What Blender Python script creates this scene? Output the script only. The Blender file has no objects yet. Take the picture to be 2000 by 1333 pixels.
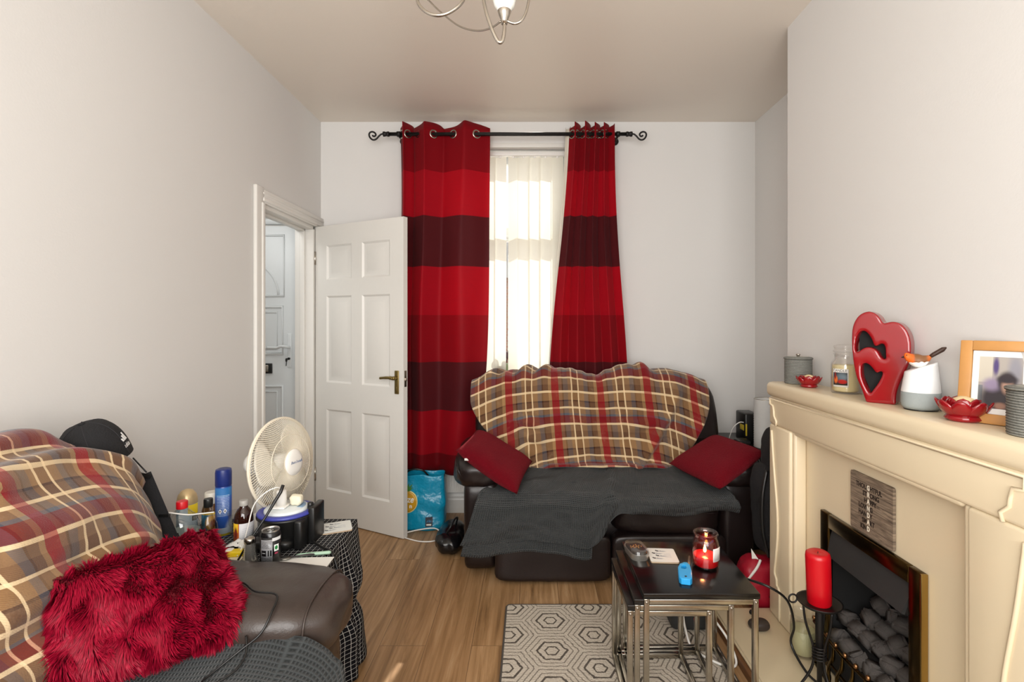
import bpy, bmesh, math, random
from mathutils import Vector, Matrix, noise
random.seed(7)
PI = math.pi
SC = bpy.context.scene
COL = SC.collection

# ------------------------------------------------------------------ camera
CAM_H = 1.334
FPX, CU, CV = 1000.0, 1035.0, 630.0          # focal length and vanishing point in 2000x1333 pixels
cam = bpy.data.cameras.new('camera'); camo = bpy.data.objects.new('camera', cam); COL.objects.link(camo)
cam.sensor_fit = 'HORIZONTAL'; cam.sensor_width = 36.0; cam.lens = 36.0 * FPX / 2000.0
cam.shift_x = (1000.0 - CU) / 2000.0; cam.shift_y = -(666.5 - CV) / 2000.0
cam.clip_start = 0.02; cam.clip_end = 200
camo.location = (0, 0, CAM_H); camo.rotation_euler = (PI / 2, 0, 0)
SC.camera = camo

def at(u, v, y):                              # a photo pixel at depth y -> a point of the room
    return Vector(((u - CU) / FPX * y, y, CAM_H - (v - CV) / FPX * y))

# ------------------------------------------------------------------ light
SC.view_settings.view_transform = 'Standard'; SC.view_settings.look = 'None'
SC.view_settings.gamma = 1.0; SC.view_settings.use_curve_mapping = False
SC.view_settings.exposure = 0.5
SC.cycles.use_denoising = True
SC.cycles.max_bounces = 10; SC.cycles.diffuse_bounces = 5; SC.cycles.adaptive_threshold = 0.02; SC.cycles.transparent_max_bounces = 24
SC.cycles.transmission_bounces = 8; SC.cycles.glossy_bounces = 4
SC.cycles.sample_clamp_indirect = 6.0
W = bpy.data.worlds.new('sky'); SC.world = W; W.use_nodes = True
bg = W.node_tree.nodes['Background']; bg.inputs['Color'].default_value = (0.95, 0.97, 1.0, 1); bg.inputs['Strength'].default_value = 0.9

def lamp(name, kind, loc, direction, energy, color=(1, 1, 1), size=1.0, size_y=None):
    l = bpy.data.lights.new(name, kind); o = bpy.data.objects.new(name, l); COL.objects.link(o)
    o.location = loc; o.rotation_euler = Vector(direction).to_track_quat('-Z', 'Y').to_euler()
    l.energy = energy; l.color = color
    if kind == 'AREA':
        l.shape = 'RECTANGLE'; l.size = size; l.size_y = size_y or size
    elif kind == 'SUN':
        l.angle = size
    return o
lamp('sun', 'SUN', (1.5, 8, 7), (-0.21, -1.0, -0.98), 5.4, (1.0, 0.93, 0.82), math.radians(0.6))
lamp('front_window_daylight', 'AREA', (-0.1, -0.86, 1.62), (0.0, 1, 0.10), 74.0, (1.0, 0.975, 0.94), 2.2, 1.7)
lamp('back_window_daylight', 'AREA', (-0.174, 3.95, 1.78), (0, -1, -0.08), 3.0, (1.0, 0.99, 0.96), 0.9, 1.6)
lamp('hall_fill_light', 'AREA', (-2.1, 2.9, 2.3), (0, 0.3, -1), 4.2, (1.0, 0.99, 0.96), 0.5, 0.8)  # added lamp below the hall ceiling to brighten the hall, no source seen there

# ------------------------------------------------------------------ node helper
def lin(h):
    if not isinstance(h, str): return tuple(h)[:3]
    h = h.lstrip('#'); out = []
    for i in (0, 2, 4):
        c = int(h[i:i + 2], 16) / 255.0
        out.append(c / 12.92 if c <= 0.04045 else ((c + 0.055) / 1.055) ** 2.4)
    return tuple(out)

class X:                                       # a value socket with arithmetic
    def __init__(s, g, sock): s.g, s.s = g, sock
    def _m(s, op, *o): return s.g.math(op, s, *o)
    def __add__(s, o): return s._m('ADD', o)
    __radd__ = __add__
    def __sub__(s, o): return s._m('SUBTRACT', o)
    def __rsub__(s, o): return s.g.math('SUBTRACT', o, s)
    def __mul__(s, o): return s._m('MULTIPLY', o)
    __rmul__ = __mul__
    def __truediv__(s, o): return s._m('DIVIDE', o)
    def abs(s): return s._m('ABSOLUTE')
    def frac(s): return s._m('FRACT')
    def floor(s): return s._m('FLOOR')
    def sin(s): return s._m('SINE')
    def gt(s, o): return s._m('GREATER_THAN', o)
    def lt(s, o): return s._m('LESS_THAN', o)
    def max(s, o): return s._m('MAXIMUM', o)
    def min(s, o): return s._m('MINIMUM', o)
    def sqrt(s): return s._m('SQRT')
    def step(s, a, b):
        n = s.g.nt.nodes.new('ShaderNodeMapRange'); n.interpolation_type = 'SMOOTHSTEP'
        s.g.put(n.inputs['Value'], s); s.g.put(n.inputs['From Min'], a); s.g.put(n.inputs['From Max'], b)
        return X(s.g, n.outputs['Result'])

class G:
    def __init__(g, name):
        g.m = bpy.data.materials.new(name); g.m.use_nodes = True; g.nt = g.m.node_tree
        g.b = g.nt.nodes['Principled BSDF']; g.out = g.nt.nodes['Material Output']
    def put(g, inp, v):
        if isinstance(v, X): g.nt.links.new(v.s, inp)
        elif isinstance(v, str): inp.default_value = lin(v) + (1,)
        elif isinstance(v, (tuple, list)) and len(v) == 3 and inp.type == 'RGBA': inp.default_value = tuple(v) + (1,)
        else: inp.default_value = v
    def math(g, op, *a):
        n = g.nt.nodes.new('ShaderNodeMath'); n.operation = op
        for i, v in enumerate(a): g.put(n.inputs[i], v)
        return X(g, n.outputs[0])
    def xyz(g, vec):
        n = g.nt.nodes.new('ShaderNodeSeparateXYZ'); g.nt.links.new(vec.s, n.inputs[0])
        return [X(g, n.outputs[i]) for i in range(3)]
    def vec(g, x, y, z=0.0):
        n = g.nt.nodes.new('ShaderNodeCombineXYZ')
        for i, v in enumerate((x, y, z)): g.put(n.inputs[i], v)
        return X(g, n.outputs[0])
    def coord(g, which):                        # 'UV', 'Object', 'Generated'
        n = g.nt.nodes.new('ShaderNodeTexCoord'); return X(g, n.outputs[which])
    def pos(g):
        n = g.nt.nodes.new('ShaderNodeNewGeometry'); return X(g, n.outputs['Position'])
    def noise(g, vec, scale, detail=3.0, rough=0.5, dist=0.0):
        n = g.nt.nodes.new('ShaderNodeTexNoise'); g.put(n.inputs['Vector'], vec)
        n.inputs['Scale'].default_value = scale; n.inputs['Detail'].default_value = detail
        n.inputs['Roughness'].default_value = rough; n.inputs['Distortion'].default_value = dist
        return X(g, n.outputs['Fac'])
    def voronoi(g, vec, scale):
        n = g.nt.nodes.new('ShaderNodeTexVoronoi'); g.put(n.inputs['Vector'], vec); n.inputs['Scale'].default_value = scale
        return X(g, n.outputs['Distance'])
    def mix(g, fac, a, b, mode='MIX'):
        n = g.nt.nodes.new('ShaderNodeMix'); n.data_type = 'RGBA'; n.blend_type = mode
        g.put(n.inputs[0], fac); g.put(n.inputs[6], a); g.put(n.inputs[7], b)
        return X(g, n.outputs[2])
    def ramp(g, fac, stops, const=True):
        n = g.nt.nodes.new('ShaderNodeValToRGB'); cr = n.color_ramp
        if const: cr.interpolation = 'CONSTANT'
        while len(cr.elements) < len(stops): cr.elements.new(0.5)
        for e, (p, c) in zip(cr.elements, stops): e.position = p; e.color = lin(c) + (1,)
        g.put(n.inputs[0], fac); return X(g, n.outputs[0])
    def bump(g, h, dist=0.01, strength=1.0):
        n = g.nt.nodes.new('ShaderNodeBump'); n.inputs['Distance'].default_value = dist
        n.inputs['Strength'].default_value = strength; g.put(n.inputs['Height'], h)
        g.nt.links.new(n.outputs[0], g.b.inputs['Normal']); return n
    def set(g, color=None, rough=None, metal=None, spec=None, **kw):
        if color is not None: g.put(g.b.inputs['Base Color'], color)
        if rough is not None: g.put(g.b.inputs['Roughness'], rough)
        if metal is not None: g.b.inputs['Metallic'].default_value = metal
        if spec is not None: g.b.inputs['Specular IOR Level'].default_value = spec
        for k, v in kw.items(): g.put(g.b.inputs[k.replace('_', ' ')], v)
        return g
    def translucent(g, color, fac):             # thin cloth that lets light through
        t = g.nt.nodes.new('ShaderNodeBsdfTranslucent'); g.put(t.inputs['Color'], color)
        m = g.nt.nodes.new('ShaderNodeMixShader'); m.inputs[0].default_value = fac
        g.nt.links.new(g.b.outputs[0], m.inputs[1]); g.nt.links.new(t.outputs[0], m.inputs[2])
        g.nt.links.new(m.outputs[0], g.out.inputs['Surface'])

def plain(name, color, rough=0.5, metal=0.0, spec=0.5, grain=0.0, gscale=40, var=0.08):
    g = G(name); o = g.coord('Object'); n = g.noise(o, gscale)
    c = lin(color); d = tuple(max(0, k * (1 - var)) for k in c)
    g.set(g.mix(n, c, d), rough, metal, spec)
    if grain: g.bump(n, grain)
    return g.m

def clear_glass(name, tint=(1, 1, 1), fac=0.12):
    g = G(name); nt = g.nt
    t = nt.nodes.new('ShaderNodeBsdfTransparent'); t.inputs[0].default_value = tuple(tint) + (1,)
    gl = nt.nodes.new('ShaderNodeBsdfGlossy'); gl.inputs['Roughness'].default_value = 0.03
    lw = nt.nodes.new('ShaderNodeLayerWeight'); lw.inputs[0].default_value = 0.35
    f = X(g, lw.outputs['Facing']); f = f * f * 0.6 + fac * 0.5
    m = nt.nodes.new('ShaderNodeMixShader'); g.put(m.inputs[0], f)
    nt.links.new(t.outputs[0], m.inputs[1]); nt.links.new(gl.outputs[0], m.inputs[2])
    nt.links.new(m.outputs[0], g.out.inputs['Surface']); return g.m

def paint(name, base, layers, rough=0.5, spec=0.5):
    """A printed surface: layers are flat shapes in UV space, ('rect',u0,v0,u1,v1,colour[,soft]) or ('ell',cu,cv,ru,rv,colour[,soft]) or ('lines',u0,v0,u1,v1,colour,count)."""
    g = G(name); u, v, _ = g.xyz(g.coord('UV')); c = base
    for L in layers:
        k, a, b_, c_, d_, col = L[:6]
        if k == 'dia':
            f = (((u - a) / c_).abs() + ((v - b_) / d_).abs()).lt(1.0)
        elif k == 'ell':
            s = L[6] if len(L) > 6 else 0.05
            r = (((u - a) / c_) * ((u - a) / c_) + ((v - b_) / d_) * ((v - b_) / d_)).sqrt()
            f = 1.0 - r.step(1 - s, 1 + s)
        else:
            f = u.gt(a) * u.lt(c_) * v.gt(b_) * v.lt(d_)
            if k == 'lines':
                w = g.noise(g.vec(u * 60.0, v * 7.0 * L[6]), 1.0, 1.0)
                f = f * (v * (L[6] / (d_ - b_))).frac().lt(0.5) * w.gt(0.44)
        c = g.mix(f, c, col)
    g.set(c, rough, spec=spec); return g.m

# ------------------------------------------------------------------ mesh helper
class MB:
    """Collects vertices, faces and UVs; build() links them as ONE mesh object."""
    def __init__(s): s.v, s.f, s.uv, s.sm = [], [], [], []
    def add(s, verts, faces, uvs=None, smooth=True):
        o = len(s.v); s.v += [Vector(p) for p in verts]
        for i, f in enumerate(faces):
            s.f.append([o + k for k in f]); s.sm.append(smooth)
            s.uv.append(uvs[i] if uvs else [(0, 0)] * len(f))
        return s
    def bm(s, bm, smooth=True):
        bm.verts.ensure_lookup_table(); bm.verts.index_update()
        s.add([v.co.copy() for v in bm.verts], [[v.index for v in f.verts] for f in bm.faces], None, smooth); bm.free(); return s
    def box(s, lo, hi, r=0.0, seg=2, smooth=None):
        lo, hi = Vector(lo), Vector(hi); c, d = (lo + hi) / 2, hi - lo
        bm = bmesh.new(); bmesh.ops.create_cube(bm, size=1.0)
        for v in bm.verts: v.co = Vector((v.co.x * d.x, v.co.y * d.y, v.co.z * d.z)) + c
        if r > 0: bmesh.ops.bevel(bm, geom=bm.edges[:], offset=min(r, min(d) * 0.49), segments=seg, affect='EDGES', profile=0.5)
        return s.bm(bm, r > 0 if smooth is None else smooth)
    def soft(s, c, size, p=4.0, n=12, wrinkle=0.0, wscale=6.0, rot=None, seed=0.0):
        """A puffed, rounded box (superellipsoid)."""
        bm = bmesh.new(); bmesh.ops.create_cube(bm, size=2.0)
        bmesh.ops.subdivide_edges(bm, edges=bm.edges[:], cuts=n, use_grid_fill=True)
        hs = Vector(size) / 2; c = Vector(c)
        for v in bm.verts:
            q = v.co; m = (abs(q.x) ** p + abs(q.y) ** p + abs(q.z) ** p) ** (1 / p)
            w = q / m; pt = Vector((w.x * hs.x, w.y * hs.y, w.z * hs.z))
            if wrinkle:
                k = noise.noise(pt * wscale + Vector((seed, seed * 2, 0))) + 0.5 * noise.noise(pt * wscale * 2.7 + Vector((3, seed, 1)))
                pt += pt.normalized() * wrinkle * k
            if rot: pt = rot @ pt
            v.co = pt + c
        return s.bm(bm, True)
    def tube(s, pts, r, n=8, cap=True, closed=False):
        pts = [Vector(p) for p in pts]; m = len(pts); rs = r if isinstance(r, (list, tuple)) else [r] * m
        vs, fs = [], []; up = None
        for i, p in enumerate(pts):
            if closed: t = pts[(i + 1) % m] - pts[i - 1]
            else: t = pts[min(i + 1, m - 1)] - pts[max(i - 1, 0)]
            t = t.normalized() if t.length > 1e-9 else Vector((0, 0, 1))
            if up is None: up = t.orthogonal().normalized()
            a = up - t * up.dot(t); a = a.normalized() if a.length > 1e-6 else t.orthogonal().normalized(); up = a; b = t.cross(a)
            for k in range(n):
                an = 2 * PI * k / n; vs.append(p + (a * math.cos(an) + b * math.sin(an)) * rs[i])
        for i in range(m if closed else m - 1):
            j = (i + 1) % m
            for k in range(n): fs.append([i * n + k, i * n + (k + 1) % n, j * n + (k + 1) % n, j * n + k])
        if cap and not closed: fs.append(list(range(n))[::-1]); fs.append([(m - 1) * n + k for k in range(n)])
        return s.add(vs, fs)
    def lathe(s, prof, n=32, c=(0, 0, 0), axis=None, close=True):
        """prof: list of (radius, height); revolved about z (or axis)."""
        c = Vector(c); R = Vector((0, 0, 1)).rotation_difference(Vector(axis)).to_matrix() if axis is not None else None
        vs, fs, uv = [], [], []
        for (r, h) in prof:
            for k in range(n):
                an = 2 * PI * k / n; p = Vector((r * math.cos(an), r * math.sin(an), h)); vs.append((R @ p if R else p) + c)
        L = len(prof)
        for i in range(L - 1):
            for k in range(n):
                fs.append([i * n + k, i * n + (k + 1) % n, (i + 1) * n + (k + 1) % n, (i + 1) * n + k])
                uv.append([(k / n, i / (L - 1)), ((k + 1) / n, i / (L - 1)), ((k + 1) / n, (i + 1) / (L - 1)), (k / n, (i + 1) / (L - 1))])
        if close and prof[0][0] > 1e-5: fs.append(list(range(n))[::-1]); uv.append([(0, 0)] * n)
        if close and prof[-1][0] > 1e-5: fs.append([(L - 1) * n + k for k in range(n)]); uv.append([(0, 1)] * n)
        return s.add(vs, fs, uv)
    def grid(s, fn, nu, nv, uvfn=None, wrap=False, smooth=True):
        vs = [fn(i / (nu - 1), j / (nv - 1)) for j in range(nv) for i in range(nu)]
        uf = uvfn or (lambda a, b: (a, b)); fs, uv = [], []
        for j in range(nv - 1):
            for i in range(nu - 1):
                fs.append([j * nu + i, j * nu + i + 1, (j + 1) * nu + i + 1, (j + 1) * nu + i])
                uv.append([uf(i / (nu - 1), j / (nv - 1)), uf((i + 1) / (nu - 1), j / (nv - 1)), uf((i + 1) / (nu - 1), (j + 1) / (nv - 1)), uf(i / (nu - 1), (j + 1) / (nv - 1))])
        return s.add(vs, fs, uv, smooth)
    def prism(s, poly, fn, d0, d1, smooth=False):
        """A 2-D outline given thickness: fn(a, b, d) -> point."""
        n = len(poly); vs = [fn(a, b, d0) for a, b in poly] + [fn(a, b, d1) for a, b in poly]
        fs = [list(range(n))[::-1], [n + k for k in range(n)]] + [[k, (k + 1) % n, n + (k + 1) % n, n + k] for k in range(n)]
        return s.add(vs, fs, None, smooth)
    def pillow(s, c00, c10, c11, c01, thick, n=22, pinch=0.06, lump=0.0, seed=0.0, flat=0.55):
        """A stuffed cushion through its four corners."""
        c00, c10, c11, c01 = map(Vector, (c00, c10, c11, c01)); nrm = (c10 - c00).cross(c01 - c00).normalized()
        for side in (1, -1):
            def fn(a, b):
                p = c00 * (1 - a) * (1 - b) + c10 * a * (1 - b) + c11 * a * b + c01 * (1 - a) * b
                e = (1 - (2 * a - 1) ** 4) * (1 - (2 * b - 1) ** 4); bulge = max(e, 0) ** flat
                cx, cy = 2 * a - 1, 2 * b - 1; ctr = (c00 + c10 + c11 + c01) / 4
                k = pinch * (abs(cx) ** 6 * (1 - cy * cy) + abs(cy) ** 6 * (1 - cx * cx)); p = p + (ctr - p) * k
                h = thick / 2 * bulge
                if lump: h += lump * noise.noise(p * 7 + Vector((seed, 0, side * 3))) * bulge
                return p + nrm * h * side
            s.grid(fn, n, n)
            if side < 0:
                k = (n - 1) * (n - 1); s.f[-k:] = [f[::-1] for f in s.f[-k:]]; s.uv[-k:] = [u[::-1] for u in s.uv[-k:]]
        return s
    def mesh(s, name):
        me = bpy.data.meshes.new(name); me.from_pydata([tuple(p) for p in s.v], [], s.f); me.update()
        me.polygons.foreach_set('use_smooth', s.sm)
        ul = me.uv_layers.new(name='uv'); flat = [c for f in s.uv for q in f for c in q]; ul.data.foreach_set('uv', flat)
        return me
    def build(s, name, m, parent=None, merge=True, sharp=None):
        me = s.mesh(name)
        if merge:
            bm = bmesh.new(); bm.from_mesh(me); bmesh.ops.remove_doubles(bm, verts=bm.verts[:], dist=1e-5); bmesh.ops.recalc_face_normals(bm, faces=bm.faces[:]); bm.to_mesh(me); bm.free()
        me.materials.append(m)
        o = bpy.data.objects.new(name, me); COL.objects.link(o)
        if parent: o.parent = parent
        if sharp: me.set_sharp_from_angle(angle=math.radians(sharp))
        return o

def tag(o, label=None, cat=None, group=None, kind=None):
    if label: o['label'] = label
    if cat: o['category'] = cat
    if group: o['group'] = group
    if kind: o['kind'] = kind
    return o
def thing(name, label, cat, loc=(0, 0, 0), rot=(0, 0, 0), group=None):
    o = bpy.data.objects.new(name, None); o.empty_display_size = 0.05; COL.objects.link(o)
    o.location = loc; o.rotation_euler = rot; return tag(o, label, cat, group)
def struct(o): o['kind'] = 'structure'; return o
def solid(o, t, offset=-1.0):
    m = o.modifiers.new('thickness', 'SOLIDIFY'); m.thickness = t; m.offset = offset; return o
def subsurf(o, n=1):
    m = o.modifiers.new('smooth', 'SUBSURF'); m.levels = n; m.render_levels = n; return o
def smoothpath(pts, k=6, closed=False):
    pts = [Vector(p) for p in pts]; n = len(pts); out = []
    for i in range(n if closed else n - 1):
        if closed: p0, p1, p2, p3 = pts[i - 1], pts[i], pts[(i + 1) % n], pts[(i + 2) % n]
        else: p0, p1, p2, p3 = pts[max(i - 1, 0)], pts[i], pts[i + 1], pts[min(i + 2, n - 1)]
        for j in range(k):
            t = j / k; out.append(0.5 * ((2 * p1) + (p2 - p0) * t + (2 * p0 - 5 * p1 + 4 * p2 - p3) * t * t + (3 * p1 - p0 - 3 * p2 + p3) * t ** 3))
    if not closed: out.append(pts[-1])
    return out
def lettering(name, text, size, m, parent, mapf, depth=0.0006, align='CENTER', bold=0.0):
    """Raised letters; mapf takes the text's own (x, y, depth) to a point of the parent."""
    cu = bpy.data.curves.new(name, 'FONT'); cu.body = text; cu.size = size; cu.align_x = align; cu.extrude = depth; cu.offset = bold; cu.resolution_u = 3
    t = bpy.data.objects.new(name + '_curve', cu); COL.objects.link(t); dg = bpy.context.evaluated_depsgraph_get(); dg.update()
    me = bpy.data.meshes.new_from_object(t.evaluated_get(dg)); bpy.data.objects.remove(t); bpy.data.curves.remove(cu)
    for v in me.vertices: v.co = mapf(v.co.x, v.co.y, v.co.z)
    me.name = name; me.materials.clear(); me.materials.append(m)
    o = bpy.data.objects.new(name, me); COL.objects.link(o); o.parent = parent; return o
def curved(R, a0, h0, sgn=1):                  # wraps flat letters round an upright cylinder
    def f(x, y, z): a = a0 + sgn * x / R; return Vector(((R + z) * math.cos(a), (R + z) * math.sin(a), h0 + y))
    return f
def patch(R, a0, a1, h0, h1, n=14):            # a label wrapped on a cylinder, UV 0..1 left to right
    b = MB(); b.grid(lambda s, t: Vector((R * math.cos(a0 + (a1 - a0) * s), R * math.sin(a0 + (a1 - a0) * s), h0 + (h1 - h0) * t)), n, 2); return b
def outline_mesh(name, loops, extrude, bevel, m, parent, mapf, res=3):
    """A filled outline with holes, rounded edges and real thickness."""
    cu = bpy.data.curves.new(name, 'CURVE'); cu.dimensions = '2D'; cu.fill_mode = 'BOTH'; cu.extrude = extrude; cu.bevel_depth = bevel; cu.bevel_resolution = res
    for lp in loops:
        sp = cu.splines.new('POLY'); sp.points.add(len(lp) - 1); sp.use_cyclic_u = True
        for p, (a, b) in zip(sp.points, lp): p.co = (a, b, 0, 1)
    t = bpy.data.objects.new(name + '_curve', cu); COL.objects.link(t); dg = bpy.context.evaluated_depsgraph_get(); dg.update()
    me = bpy.data.meshes.new_from_object(t.evaluated_get(dg)); bpy.data.objects.remove(t); bpy.data.curves.remove(cu)
    for v in me.vertices: v.co = mapf(v.co.x, v.co.y, v.co.z)
    bm = bmesh.new(); bm.from_mesh(me); bmesh.ops.remove_doubles(bm, verts=bm.verts[:], dist=1e-5); bmesh.ops.recalc_face_normals(bm, faces=bm.faces[:]); bm.to_mesh(me); bm.free()
    for p in me.polygons: p.use_smooth = True
    me.set_sharp_from_angle(angle=math.radians(50))
    me.name = name; me.materials.clear(); me.materials.append(m)
    o = bpy.data.objects.new(name, me); COL.objects.link(o)
    if parent: o.parent = parent
    return o
def melted(o, voxel, it):                      # rounds a solid all over, like glazed clay
    r = o.modifiers.new('clay', 'REMESH'); r.mode = 'VOXEL'; r.voxel_size = voxel
    s = o.modifiers.new('soften', 'SMOOTH'); s.factor = 0.5; s.iterations = it
    dg = bpy.context.evaluated_depsgraph_get(); dg.update(); me = bpy.data.meshes.new_from_object(o.evaluated_get(dg)); mt = o.data.materials[0]
    o.modifiers.clear(); me.name = o.data.name; o.data = me; me.materials.clear(); me.materials.append(mt)
    for p in me.polygons: p.use_smooth = True
    return o

# ------------------------------------------------------------------ materials
M = {}
def wallmat(name, c, r=0.85):
    g = G(name); p = g.pos(); n = g.noise(p, 1.3, 4); f = g.noise(p, 140, 2)
    c = lin(c); g.set(g.mix(n, c, tuple(k * 0.965 for k in c)), r, spec=0.25); g.bump(f, 0.0006, 0.4); return g.m
M['wall'] = wallmat('wall_paint', '#dbdad8'); M['ceiling'] = wallmat('ceiling_paint', '#e4dcd1', 0.4)
M['hall'] = wallmat('hall_paint', '#dbdbd8')
M['gloss'] = plain('white_gloss_paint', '#dcdad5', 0.35, var=0.03)
M['upvc'] = plain('white_plastic_frame', '#e0e4e6', 0.3, var=0.02)
def floormat():
    g = G('oak_laminate'); x, y, z = g.xyz(g.pos())
    br = g.nt.nodes.new('ShaderNodeTexBrick'); g.put(br.inputs['Vector'], g.vec(y + 0.33, x + 0.05))
    br.inputs['Scale'].default_value = 1.0; br.inputs['Brick Width'].default_value = 1.22; br.inputs['Row Height'].default_value = 0.19
    br.inputs['Mortar Size'].default_value = 0.0012; br.offset = 0.37; br.inputs['Color1'].default_value = (0, 0, 0, 1); br.inputs['Color2'].default_value = (1, 1, 1, 1)
    br.inputs['Mortar'].default_value = (0.5, 0.5, 0.5, 1)
    pid = X(g, br.outputs['Color']); mort = X(g, br.outputs['Fac'])
    gr = g.noise(g.vec(x * 26.0, y * 1.5, pid * 7.0), 1.0, 6, 0.62, 0.9); gr2 = g.noise(g.vec(x * 90.0, y * 2.5, pid * 3.0), 1.0, 3)
    kn = g.noise(g.vec(x * 9.0, y * 3.2, pid * 5.0), 1.0, 3, 0.5, 1.5)
    c = g.ramp(gr * 0.75 + gr2 * 0.25, [(0.30, '#64492f'), (0.43, '#8f6e49'), (0.56, '#ab8760'), (0.72, '#c2a37c')], False)
    c = g.mix(pid * 0.3, c, '#86623f'); c = g.mix(kn.step(0.68, 0.8) * 0.45, c, '#5a3d24'); c = g.mix(mort * 0.7, c, '#4b3420')
    g.set(c, 0.42, spec=0.4); g.bump(gr2, 0.0006, 0.4); return g.m
M['floor'] = floormat()
def rugmat():
    g = G('hexagon_rug_pile'); x, y, z = g.xyz(g.pos())
    wob = g.noise(g.pos(), 55, 2) * 0.012; x = (x - 0.095 + wob) / 0.208; y = (y - 2.276 + wob) / 0.208
    sx = math.sqrt(3)
    def cell(ox, oy):
        a = ((x + ox) / sx + 0.5).frac(); b = (y + oy + 0.5).frac()
        a = (a - 0.5) * sx; b = b - 0.5; return a.abs(), b.abs()
    def hd(c): return c[1].max(c[0] * 0.866 + c[1] * 0.5)
    d = hd(cell(0.0, 0.0)).min(hd(cell(sx / 2, 0.5)))
    def line(c, w): return (d - c).abs().lt(w)
    thick = line(0.255, 0.021).max(line(0.115, 0.016)); thin = line(0.36, 0.011).max(line(0.455, 0.011))
    sp = g.noise(g.pos(), 420, 2); pile = g.noise(g.pos(), 150, 3)
    base = g.mix(sp, '#d3cabc', '#a59b8d'); c = g.mix(thin * 0.72, base, '#5a524a'); c = g.mix(thick * 0.86, c, '#37302b')
    g.set(c, 0.95, spec=0.1); g.bump(pile + d * 0.0, 0.006, 0.8); return g.m
M['rug'] = rugmat()
TAN, BR, DBR, RED, DRD, CRM, BLU, PNK = '#86684b', '#654833', '#331b15', '#860f1d', '#5c1219', '#e6cda4', '#4a5566', '#b04a44'
def tartan(name, per):
    g = G(name); u, v, _ = g.xyz(g.coord('UV')); u = u / per; v = v / per
    warp = [(0.0, RED), (0.15, '#7a5140'), (0.22, DBR), (0.25, '#565458'), (0.35, TAN), (0.42, CRM), (0.446, BR), (0.565, CRM), (0.591, TAN), (0.70, '#4f565f'), (0.79, DBR), (0.82, BR), (0.93, '#a58259')]
    weft = [(0.0, CRM), (0.045, BR), (0.17, TAN), (0.30, CRM), (0.34, '#76201f'), (0.50, '#53606e'), (0.54, TAN), (0.64, CRM), (0.68, BR), (0.80, DBR), (0.83, '#9a774f')]
    a = g.ramp(u.frac(), warp); b = g.ramp(v.frac(), weft)
    tw = ((u * per + v * per) * 160.0).frac().gt(0.5); c = g.mix(tw * 0.24 + 0.38, a, b)
    wc = u.frac(); vc = v.frac()
    cu_ = (wc.gt(0.42) * wc.lt(0.446)).max(wc.gt(0.565) * wc.lt(0.591)); cv_ = vc.lt(0.045).max(vc.gt(0.30) * vc.lt(0.34)).max(vc.gt(0.64) * vc.lt(0.68))
    redu = wc.lt(0.15); redv = vc.gt(0.34) * vc.lt(0.50)
    c = g.mix(redv * 0.45, c, '#6b1a1e'); c = g.mix(redu * 0.72, c, RED); c = g.mix(redu * redv * 0.5, c, '#6e0616')
    c = g.mix(cu_ * 0.6, c, g.mix(redv * 0.5, CRM, '#b8443f')); c = g.mix(cv_ * 0.6, c, g.mix(redu * 0.75, CRM, '#b8363c'))
    n = g.noise(g.vec(u * per, v * per), 260, 2); n2 = g.noise(g.vec(u * per, v * per), 24, 3)
    n3 = g.noise(g.vec(u * per, v * per), 9, 5, 0.7); c = g.mix(n2 * 0.25, c, '#4a3426'); c = g.mix(n3.step(0.55, 0.85) * 0.2, c, '#d9c2a4'); g.set(c, 0.95, spec=0.03, Sheen_Weight=0.3, Sheen_Roughness=0.5); g.bump(n * 0.9 + n2 * 0.5, 0.003, 0.5); return g.m
M['tartan'] = tartan('tartan_fleece', 0.285)
def waffle(name, c1, c2, s):
    g = G(name); u, v, _ = g.xyz(g.coord('UV')); a = ((u / s).frac() - 0.5).abs(); b = ((v / (s * 0.75)).frac() - 0.5).abs()
    h = a.max(b) * 2.0; n = g.noise(g.vec(u, v), 300, 2)
    g.set(g.mix(h.step(0.3, 0.95), c1, c2), 0.95, spec=0.08, Sheen_Weight=0.15); g.bump(h + n * 0.4, 0.005, 0.9); return g.m
M['waffle'] = waffle('charcoal_waffle_cotton', '#232525', '#3d4041', 0.011)
def leather(name, c):
    g = G(name); o = g.coord('Object'); n = g.noise(o, 5, 4, 0.5, 0.6); v = g.voronoi(o, 260); f = g.noise(o, 22, 4, 0.6, 1.5); c = lin(c)
    g.set(g.mix(n, c, tuple(k * 0.62 for k in c)), g.math('ADD', f * 0.16, 0.27), spec=0.45); g.bump(v * 0.25 + f, 0.003, 0.22); return g.m
M['leather'] = leather('dark_brown_leather', '#201716'); M['leather2'] = leather('worn_brown_leather', '#3f3530')
def plush(name, c1, c2, s=130):
    g = G(name); o = g.coord('Object'); n = g.noise(o, s, 4, 0.7); n2 = g.noise(o, 9, 3)
    g.set(g.mix(n * 0.6 + n2 * 0.4, c1, c2), 0.9, spec=0.1, Sheen_Weight=0.3, Sheen_Roughness=0.35, Sheen_Tint=(0.6, 0.1, 0.12)); g.bump(n, 0.008, 0.9); return g.m
M['plush'] = plush('red_plush', '#770a1a', '#4d0610')
def furmat():
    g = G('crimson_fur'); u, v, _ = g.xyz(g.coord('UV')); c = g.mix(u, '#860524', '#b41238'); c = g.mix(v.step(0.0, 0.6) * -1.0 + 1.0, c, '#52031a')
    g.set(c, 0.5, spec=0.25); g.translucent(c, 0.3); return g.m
M['fur'] = furmat(); M['furbase'] = plain('crimson_backing', '#7c0a1e', 0.9)
M['chrome'] = plain('worn_chrome', '#b8b2a6', 0.22, 1.0, var=0.35, gscale=30)
M['steel'] = plain('brushed_nickel', '#b9b2a8', 0.25, 1.0, var=0.1)
M['brassh'] = plain('worn_brass', '#94804e', 0.35, 0.9, var=0.3, gscale=25)
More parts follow.
